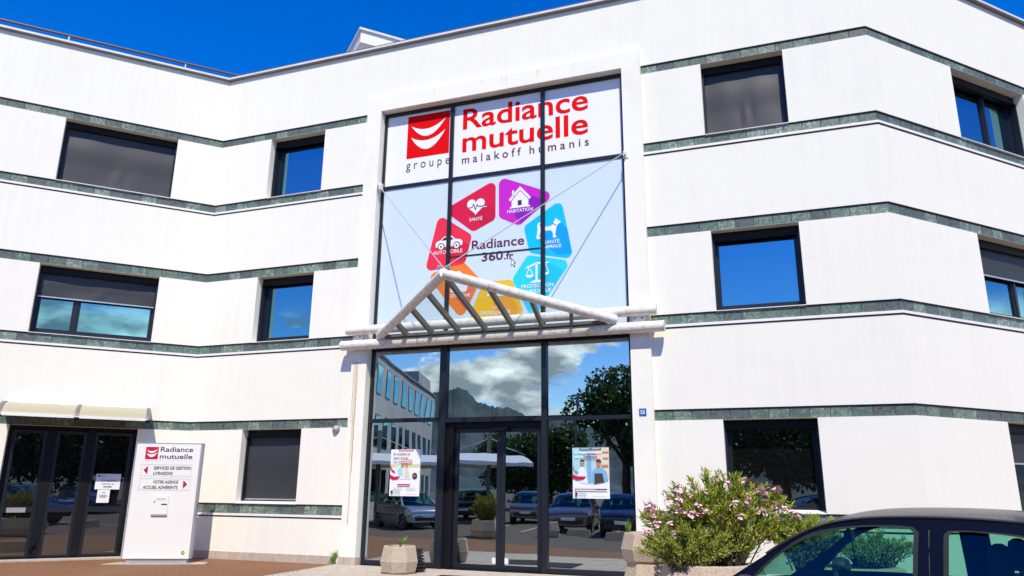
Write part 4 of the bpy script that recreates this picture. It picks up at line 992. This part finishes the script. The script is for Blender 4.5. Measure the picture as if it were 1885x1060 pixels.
def catmull(pts, n=6):
    out = []
    for i in range(len(pts)-1):
        p0, p1, p2, p3 = [Vector(pts[max(0, min(len(pts)-1, i+k))]) for k in (-1, 0, 1, 2)]
        for j in range(n):
            t = j/n; out.append(tuple(.5*((2*p1)+(-p0+p2)*t+(2*p0-5*p1+4*p2-p3)*t*t+(-p0+3*p1-3*p2+p3)*t**3)))
    out.append(tuple(pts[-1])); return out
def build_car(name, label, paint, loc, rotz, detail=True, group=None):
    t = thing(name, label, 'car', loc, rotz, group)
    # silhouettes of the upper edge of the side (x, z)
    roof_edge = catmull([(1.42, .90), (1.23, 1.022), (1.03, 1.155), (.86, 1.268), (.69, 1.355), (.49, 1.408), (.24, 1.432), (-.13, 1.437), (-.47, 1.422), (-.95, 1.38), (-1.35, 1.31), (-1.55, 1.24)], 5)
    tail = catmull([(-1.55, 1.24), (-1.74, 1.05), (-1.84, .93)], 4)
    hood = catmull([(2.14, .50), (2.12, .62), (2.04, .73), (1.80, .83), (1.42, .90)], 5)
    arch = lambda cx, r=.335: [(cx + r*cos(a), .30 + r*sin(a)) for a in [R(-12 + 204*i/14) for i in range(15)]]
    # side shells: lower body and greenhouse, both sides
    front_arch = arch(1.40); rear_arch = arch(-1.27)
    low = [(2.14, .28), (2.14, .50)] + hood[1:] + [(.9, .925), (.4, .945), (-.4, .96), (-1.2, .965), (-1.84, .93), (-1.93, .75), (-1.95, .50), (-1.92, .28)]
    low += [(x, z) for x, z in rear_arch[::-1] if z > .24] + [(-.9, .20), (.85, .20)] + [(x, z) for x, z in front_arch[::-1] if z > .24]
    low = low[:]
    green = roof_edge + tail[1:] + [(-1.2, .967), (-.4, .962), (.4, .947), (.9, .927)]
    w1 = [(1.16, .955)] + catmull([(1.14, .975), (1.052, 1.055), (.956, 1.148), (.785, 1.274), (.615, 1.341), (.416, 1.376), (.224, 1.386), (.11, 1.382)], 5) + [(.078, 1.355), (.088, .985)]
    w2 = [(-.07, .985), (-.082, 1.345), (-.105, 1.368)] + catmull([(-.20, 1.372), (-.47, 1.352), (-.82, 1.275), (-1.06, 1.16)], 5) + [(-1.07, 1.12), (-.98, .995)]
    w3 = [(-1.15, 1.0), (-1.16, 1.12), (-1.19, 1.20), (-1.38, 1.15), (-1.50, 1.06), (-1.46, 1.01)]
    body = MB()
    for sg in (1, -1):
        pl = lambda a, b, d, sg=sg: Vector((a, sg*(halfw(a, b)+d), b))
        # tessellate keeps orientation for one side only; faces are two sided in the render
        body.flat(resample(low, .12), pl, 0.0, thick=.03)
        body.flat(resample(green, .08), pl, -.002, holes=[resample(w1, .08), resample(w2, .08), resample(w3, .08)], thick=.045)
    def cross(pts, lo, hi, crown, mb, inset=0.0, off=0.0):
        prof = pts; n = 12; vs = []; fs = []
        for x, z in prof:
            hw = halfw(x, z) - inset
            for i in range(n+1): u = -1+2*i/n; vs.append((x, u*hw, z + crown*(1-u*u) + off))
        for j in range(len(prof)-1):
            for i in range(n): a = j*(n+1)+i; fs.append((a, a+1, a+n+2, a+n+1))
        mb.add(vs, fs)
    roof = [p for p in roof_edge if p[0] < .62]
    cross(hood, 0, 0, .035, body); cross(roof, 0, 0, .055, body, -.002, 0.0)
    cross([(p[0], p[1]-.03) for p in roof], 0, 0, .05, body, .03)
    cross([(-1.84, .93), (-1.93, .75), (-1.95, .50), (-1.92, .28)], 0, 0, .0, body); cross([(2.14, .28), (2.14, .50)], 0, 0, 0, body)
    cross([(2.14, .28), (1.3, .2), (-1.3, .2), (-1.92, .28)], 0, 0, 0, body)
    smooth_by_angle(body.build('body', paint, t, True), 35)
    ws = [p for p in roof_edge if p[0] >= .56]
    mb = MB(); cross(ws, 0, 0, .05, mb, .045); smooth_by_angle(mb.build('windscreen', M_CARGLASS, t, True))
    mb = MB(); cross(tail, 0, 0, .03, mb, .06); smooth_by_angle(mb.build('rear_window', M_CARGLASS, t, True))
    for sg in (1, -1):
        pl = lambda a, b, d, sg=sg: Vector((a, sg*(halfw(a, b)+d), b))
        for wv in (w1, w2, w3):
            MB().flat(resample(wv, .08), pl, -.020).build('side_window', M_CARGLASS, t, True)
            # rubber lip round the opening
            c = Vector((sum(p[0] for p in wv)/len(wv), sum(p[1] for p in wv)/len(wv))); pr_ = resample(wv, .06)
            inn = [tuple(Vector(p) + (c-Vector(p)).normalized()*.014) for p in pr_]; out = [tuple(Vector(p) - (c-Vector(p)).normalized()*.012) for p in pr_]
            MB().flat(out, pl, .004, holes=[inn], thick=.012).build('window_seal', M_RUB, t, True)
        # roof gutter moulding
        re = [p for p in roof_edge if -1.5 < p[0] < 1.0]
        MB().tube([pl(x, z+.004, .004) for x, z in re], .010, 6).build('roof_moulding', M_TRIM, t, True)
        # door gaps
        for gx in (.01,):
            MB().tube([pl(gx, z, -.001) for z in (.25, .5, .75, .95, 1.15, 1.33, 1.37)], .003, 5).build('door_gap', M_BLACK, t, True)
        MB().tube([pl(x, z+.0, .0015) for x, z in [(1.08, .30), (1.12, .6), (1.15, .92)]], .004, 5).build('door_gap', M_TRIM, t, True)
        MB().tube([pl(x, .55, .006) for x in (.9, .4, 0, -.5, -.95)], .018, 6).build('side_moulding', M_TRIM, t, True)
        for hx in (.12, -.85): MB().tube([pl(hx+.09, .80, .02), pl(hx-.09, .80, .02)], .014, 6).build('door_handle', paint, t, True)
        mb = MB(); mb.lathe([(.02, -.05), (.065, -.045), (.08, 0), (.075, .05), (.02, .075)], (1.04, sg*.93, .985), 12, (Vector((0, 1, 0))*1.35, Vector((0, 0, 1)), Vector((1, 0, 0)))); mb.tube([(1.04, sg*.78, .96), (1.04, sg*.90, .97)], .025, 6)
        smooth_by_angle(mb.build('wing_mirror', M_TRIM if detail else paint, t, True))
        hl = MB().flat(rounded([(1.62, .70), (2.02, .59), (2.10, .64), (1.97, .74), (1.70, .81)], .03), pl, .012, thick=.03); hl.build('headlight', M_LAMP, t, True)
        MB().flat(rounded([(-1.66, .95), (-1.86, .88), (-1.93, .62), (-1.80, .60)], .03), pl, .010, thick=.03).build('tail_light', M_TAIL, t, True)
        for wx in (1.40, -1.27):
            ax = (Vector((1, 0, 0)), Vector((0, 0, 1)), Vector((0, sg, 0)))
            wh = smooth_by_angle(MB().lathe([(.20, -.20), (.29, -.19), (.305, -.15), (.305, -.03), (.29, 0), (.20, .005)], (wx, sg*.80, .305), 28, ax).build('wheel', M_TYRE, t, True))
            smooth_by_angle(MB().lathe([(.20, -.02), (.205, .006), (.19, .008), (.17, -.03), (.06, -.01), (.05, .006), (.0, .006)], (wx, sg*.80, .305), 20, ax).build('rim', M_RIM, wh, True))
    mb = MB(); mb.box((2.13, 0, .40), .03, 1.1, .14); mb.build('grille', M_TRIM, t, True); mb = MB(); mb.box((2.15, 0, .52), .02, .52, .11); mb.build('number_plate', M_PW, t, True)
    # interior
    mb = MB(); mb.box((-.1, 0, .30), 3.0, 1.45, .06); mb.build('floor_pan', M_TRIM, t, True)
    mb = MB(); mb.hexa([(.72, -.70, .70), (1.34, -.70, .70), (1.34, .70, .70), (.72, .70, .70), (.70, -.70, .93), (1.36, -.72, .895), (1.36, .72, .895), (.70, .70, .93)]); mb.build('dashboard', M_DASHB, t, True)
    for sg in (1, -1):
        for sx_, nm in ((.12, 'front_seat'), (-.78, 'rear_seat')):
            y = sg*.36; mb = MB(); mb.hexa([(sx_-.22, y-.24, .42), (sx_+.28, y-.23, .45), (sx_+.28, y+.23, .45), (sx_-.22, y+.24, .42), (sx_-.24, y-.24, .56), (sx_+.28, y-.23, .60), (sx_+.28, y+.23, .60), (sx_-.24, y+.24, .56)])
            bx_ = -.22; mb.hexa([(sx_+bx_-.12, y-.24, .50), (sx_+bx_+.03, y-.24, .50), (sx_+bx_+.03, y+.24, .50), (sx_+bx_-.12, y+.24, .50), (sx_+bx_-.22, y-.19, 1.06), (sx_+bx_-.12, y-.19, 1.06), (sx_+bx_-.12, y+.19, 1.06), (sx_+bx_-.22, y+.19, 1.06)])
            st = mb.build(nm, M_SEAT, t, True)
            hr = MB(); hx, hz = sx_-.42, 1.19; hr.lathe([(.03, -.10), (.085, -.095), (.112, -.05), (.115, .03), (.095, .085), (.04, .105)], (hx, y, hz), 14, (Vector((.55, 0, 0)), Vector((0, 1.15, 0)), Vector((0, 0, 1))))
            hr.tube([(hx, y-.06, 1.0), (hx, y-.06, 1.1)], .008, 6); hr.tube([(hx, y+.06, 1.0), (hx, y+.06, 1.1)], .008, 6); smooth_by_angle(hr.build('headrest', M_SEAT, st, True))
            if detail and nm == 'front_seat': mb = MB(); mb.box((sx_-.33, y+.14, 1.03), .012, .05, .06); mb.build('seat_label', M_REDF, st, True)
    c = Vector((.56, .36, .93)); axn = Vector((-.88, 0, .47)); u = Vector((0, 1, 0)); v = axn.cross(u)
    sw_ = MB().tube([c + (u*cos(a)+v*sin(a))*.185 for a in [2*pi*i/28 for i in range(29)]], .016, 8, False); sw_.tube([c-u*.18, c, c+u*.18], .02, 6); sw_.tube([c, c-axn*.25], .03, 6); smooth_by_angle(sw_.build('steering_wheel', M_TRIM, t, True))
    mb = MB(); mb.box((.66, 0.02, 1.285), .05, .25, .075, (Vector((.97, .2, 0)), Vector((-.2, .97, 0)), Z)); mb.tube([(.68, 0, 1.31), (.64, 0, 1.40)], .012, 6); mirror = mb.build('rear_view_mirror', M_TRIM, t, True)
    if detail:
        mb = MB(); mb.tube([(.65, .01, 1.25), (.645, .0, 1.13)], .0025, 5); mb.tube([(.65, .03, 1.25), (.645, .0, 1.13)], .0025, 5); mb.box((.645, 0, 1.105), .03, .03, .05); mb.build('hanging_charm', M_TRIM, mirror, True)
    return t
M_BLK = pbr('black_paint', (.003, .0035, .006), .25, spec=.25, coat=.12)
build_car('parked_car', 'black hatchback parked close to the camera at the right', M_BLK, (2.94, 5.17, 0), R(139.2))
# cars of the car park, seen mirrored in the entrance glass
M_SILV = pbr('silver_paint', (.45, .46, .48), .25, .6, coat=.6); M_GRYP = pbr('grey_paint', (.16, .16, .165), .25, .5, coat=.6); M_BLUP = pbr('blue_paint', (.03, .14, .34), .25, .2, coat=.6); M_DKP = pbr('dark_paint', (.02, .022, .03), .25, .3, coat=.6)
GC = 'cars in the car park behind the camera'
for lab, pt_, x, y, a in (('silver car in the car park mirrored in the left entrance pane', M_SILV, -14.6, 4.6, 20), ('grey car mirrored in the right entrance pane', M_GRYP, -8.0, 1.6, 62),
                          ('dark car mirrored beside the grey one in the right entrance pane', M_DKP, -5.2, 2.4, 62), ('blue car mirrored in the delivery door', M_BLUP, 1.8, -7.5, 120), ('dark car farther along the car park row', M_DKP, -17.5, -2.0, 60), ('grey car farther along the car park row', M_GRYP, -14.6, -3.4, 60)):
    build_car('parked_car', lab, pt_, (x, y, 0), R(a), False, GC)

# ------------------------------------------------------------------ what the panes mirror
hex_planter('concrete_planter', 'concrete trough with a yellow shrub in the car park', (-7.2, 8.3, 0), R(40), 1.0, .55, 1.7)
shrub('yellow_shrub', 'yellow green shrub in the car park trough', (-7.2, 8.3, .48), 70, .95, .85, .45, .06, .025, 60, M_YEL, 0, .1)
hex_planter('concrete_planter', 'small concrete planter on the dark asphalt of the car park', (-6.2, 5.9, 0), R(10), .9, .5)
def wheel_stop(label, x, y, a):
    t = thing('wheel_stop', label, 'wheel stop', (x, y, 0), R(a), 'concrete wheel stops'); mb = MB()
    mb.hexa([(-.45, -.14, 0), (.45, -.14, 0), (.45, .14, 0), (-.45, .14, 0), (-.36, -.07, .24), (.36, -.07, .24), (.36, .07, .24), (-.36, .07, .24)]); mb.build('block', M_CONC, t, True)
for lab, x, y, a in (('concrete wheel stop before the grey car', -5.9, 4.4, 62+90), ('concrete wheel stop before the dark car', -3.7, 5.4, 62+90), ('grey concrete block at the lower left corner of the picture', -9.78, 14.38, 28)): wheel_stop(lab, x, y, a)
def tree(label, x, y, h, r, n, mat=M_TREE):
    t = thing('tree', label, 'tree', (x, y, 0), 0, 'trees around the car park'); B = Vector((x, y, 0)); tk = MB(); lf = MB()
    tk.tube([B, B+Vector((.1, .05, h*.25)), B+Vector((-.05, .1, h*.55)), B+Vector((0, 0, h*.85))], [h*.03, h*.024, h*.016, h*.006], 9)
    clumps = []
    for i in range(40):
        c = rv(1); c = Vector((c.x*r, c.y*r, h*.62 + c.z*h*.33)); clumps.append((B+c, r*random.uniform(.28, .45)))
        tk.tube([B+Vector((0, 0, h*random.uniform(.3, .5))), B+c*.6+Vector((0, 0, h*.15)), B+c], [h*.010, h*.006, h*.002], 5)
    for i in range(n):
        c, cr_ = random.choice(clumps); v = rv(1); v = v.normalized()*v.length**.5; p = c + Vector((v.x, v.y, v.z*.75))*cr_
        leaf_quad(lf, p, rv(1)+Vector((0, 0, -.2)), rv(1), random.uniform(.26, .46), random.uniform(.17, .28), .03)
    tk.build('trunk', M_STEM, t); lf.build('crown', mat, t)
for lab, x, y, h, r in (('leafy tree mirrored at the right of the entrance glass', -18.0, -19.0, 10.4, 3.6), ('tree behind the parked cars mirrored in the ground floor window', -5.0, -13.5, 9.0, 4.0), ('second tree mirrored in the ground floor window', -12.0, -16.0, 8.0, 3.5),
                        ('tree beside the blue car mirrored in the delivery door', 6.0, -13.0, 8.0, 3.6), ('tree mirrored in the delivery door pane', 0.5, -17, 9.0, 4.0), ('low dark tree beyond the car park', -26, -21, 6.5, 3.2), ('low dark tree left of the lamp post', -31, -22, 6, 3.4), ('tree at the far edge of the car park, behind the blue car', 12, -20, 9.5, 4.5), ('tree at the far edge of the car park, straight behind the camera', -2.5, -22, 9.5, 4.6), ('tree at the far edge of the car park, near the second lamp', -9.5, -24, 9, 4.4), ('tree beyond the right end of the car park', 20, -16, 9, 4.5), ('round tree between the blue car and the far tree row', 3.4, -12.2, 6.5, 3.3), ('round tree left of the blue car', -1.2, -11.0, 6.0, 3.0)):
    tree(lab, x, y, h, r, 9000)
# car park canopy with white roof
sc_ = thing('carport', 'white roofed car park canopy on posts mirrored in the entrance glass', 'carport', (-18.5, 3, 0)); Cc = Vector((-18.5, 3, 0)); ux = Vector((.55, -.835, 0)); uy = Vector((.835, .55, 0))
def PS(a, b, z): return Cc + ux*a + uy*b + Z*z
mb = MB(); vs = []; n = 14
for i in range(n+1):
    b = -3+6*i/n; z = 2.75+.45*(1-(b/3)**2)
    vs += [PS(-12, b, z), PS(6.5, b, z), PS(-12, b, z-.16), PS(6.5, b, z-.16)]
fs = []
for i in range(n): k = i*4; fs += [(k, k+1, k+5, k+4), (k+2, k+6, k+7, k+3), (k, k+4, k+6, k+2), (k+1, k+3, k+7, k+5)]
fs += [(0, 2, 3, 1), (n*4, n*4+1, n*4+3, n*4+2)]
mb.add(vs, fs); mb.build('roof', M_WHITE, sc_)
for a in (-10, -5, 0, 5):
    p = MB().tube([PS(a, 0, 0), PS(a, 0, 4.3)], .10, 10).build('post', M_GREY, sc_)
    MB().tube([PS(a, 0, 4.0), PS(a+2.0, 0, 3.22)], .02, 6).build('stay', M_STEEL, p); MB().tube([PS(a, 0, 4.0), PS(a-2.0, 0, 3.22)], .02, 6).build('stay', M_STEEL, p)
lp = thing('lamp_post', 'tall grey lamp post of the car park', 'lamp post', (-16, -10, 0)); MB().tube([(-16, -10, 0), (-16, -10, 7.2)], [.09, .05], 10).build('pole', M_GREY, lp); MB().tube([(-16, -10, 7.2), (-15.2, -9.6, 7.3)], .05, 8).build('lamp_head', M_GREY, lp)
# neighbouring office block
nb = thing('neighbour_building', 'grey neighbouring office block mirrored in the left entrance pane', 'building', (-30, -10, 0)); Cn = Vector((-33.8, -15.5, 0)); vx = Vector((.6, .8, 0)); vy = Vector((-.8, .6, 0))
def PN(a, z, d): return Cn + vx*a - vy*d + Z*z
def PN2(a, z, d): return Cn + vy*a - vx*d + Z*z
M_NB = pbr('grey_cladding', (.50, .49, .46), .8, noise=(.6, (.42, .41, .40), .4, .7))
mb = MB(); mb.hexa([PN(0, z, d) if a == 0 else PN(a, z, d) for z in (0, 8.6) for a, d in ((0, 0), (24, 0), (24, -14), (0, -14))]); mb.build('wall', M_NB, nb)
slab(PN, 3, 8, 8.72, 9.6, -6, -.01).build('attic', M_NB, nb); slab(PN, -.1, 24.1, 8.6, 8.72, -14.1, .1).build('parapet', M_GREY, nb)
for k in range(3):
    for i in range(10):
        wn = slab(PN, 1.0+2.3*i, 2.2+2.3*i, 1.0+2.75*k, 2.6+2.75*k, -.05, .03).build('window', M_FRAME, nb); slab(PN, 1.06+2.3*i, 2.14+2.3*i, 1.06+2.75*k, 2.54+2.75*k, .03, .036).build('pane', M_WGLASS, wn)
# mountain across the valley
mt_ = MB(); prof = [(-180, .05), (-150, .04), (-120, .055), (-90, .05), (-60, .06), (-40, .09), (-25, .10), (-15, .095), (-8, .112), (-4, .117), (-2.7, .122), (-1.9, .1235), (-1.2, .1265), (-.6, .129), (0, .131), (.5, .128), (.85, .119), (1.1, .1105), (1.7, .107), (2.3, .105), (3.3, .1028), (4.2, .10), (4.8, .095), (5.3, .0865), (6.2, .083), (7, .092), (7.8, .097), (9, .09), (12, .08), (20, .085), (30, .07), (50, .075), (80, .05), (120, .05), (180, .05)]
base_dir = math.atan2(-28.79, -27.77); rnd = random.Random(3); rows = []
DM = 3200
nA_ = 420; nR = 22
AZ = [-180+2.4*i for i in range(70)] + [-12+.13*i for i in range(200)] + [14+2.4*i for i in range(70)]; nA_ = len(AZ)-1
for j in range(nR+1):
    rr = DM*(.35+.65*j/nR); row_ = []
    for i in range(nA_+1):
        a = AZ[i]; hgt = lerp_tab(prof, a)*DM; t = j/nR
        z = hgt*(.25*t+.75*t**3) + (sin(a*.55+j*.8)*30 + sin(a*1.3+j*1.9)*14 + sin(a*4.1+j*1.3)*12)*t*(1-t)*2 + rnd.uniform(-5, 5)*t
        an = base_dir + R(a); row_.append((rr*cos(an), rr*sin(an)+16, z-1))
    rows.append(row_)
vs = [p for r_ in rows for p in r_]; fs = []
for j in range(nR):
    for i in range(nA_): k = j*(nA_+1)+i; fs.append((k, k+1, k+nA_+2, k+nA_+1))
mt_.add(vs, fs)
structure(smooth_by_angle(mt_.build('mountain', pbr('mountain_forest', (.025, .055, .055), .95, noise=(.006, (.06, .085, .09), .45, .62))), 60))
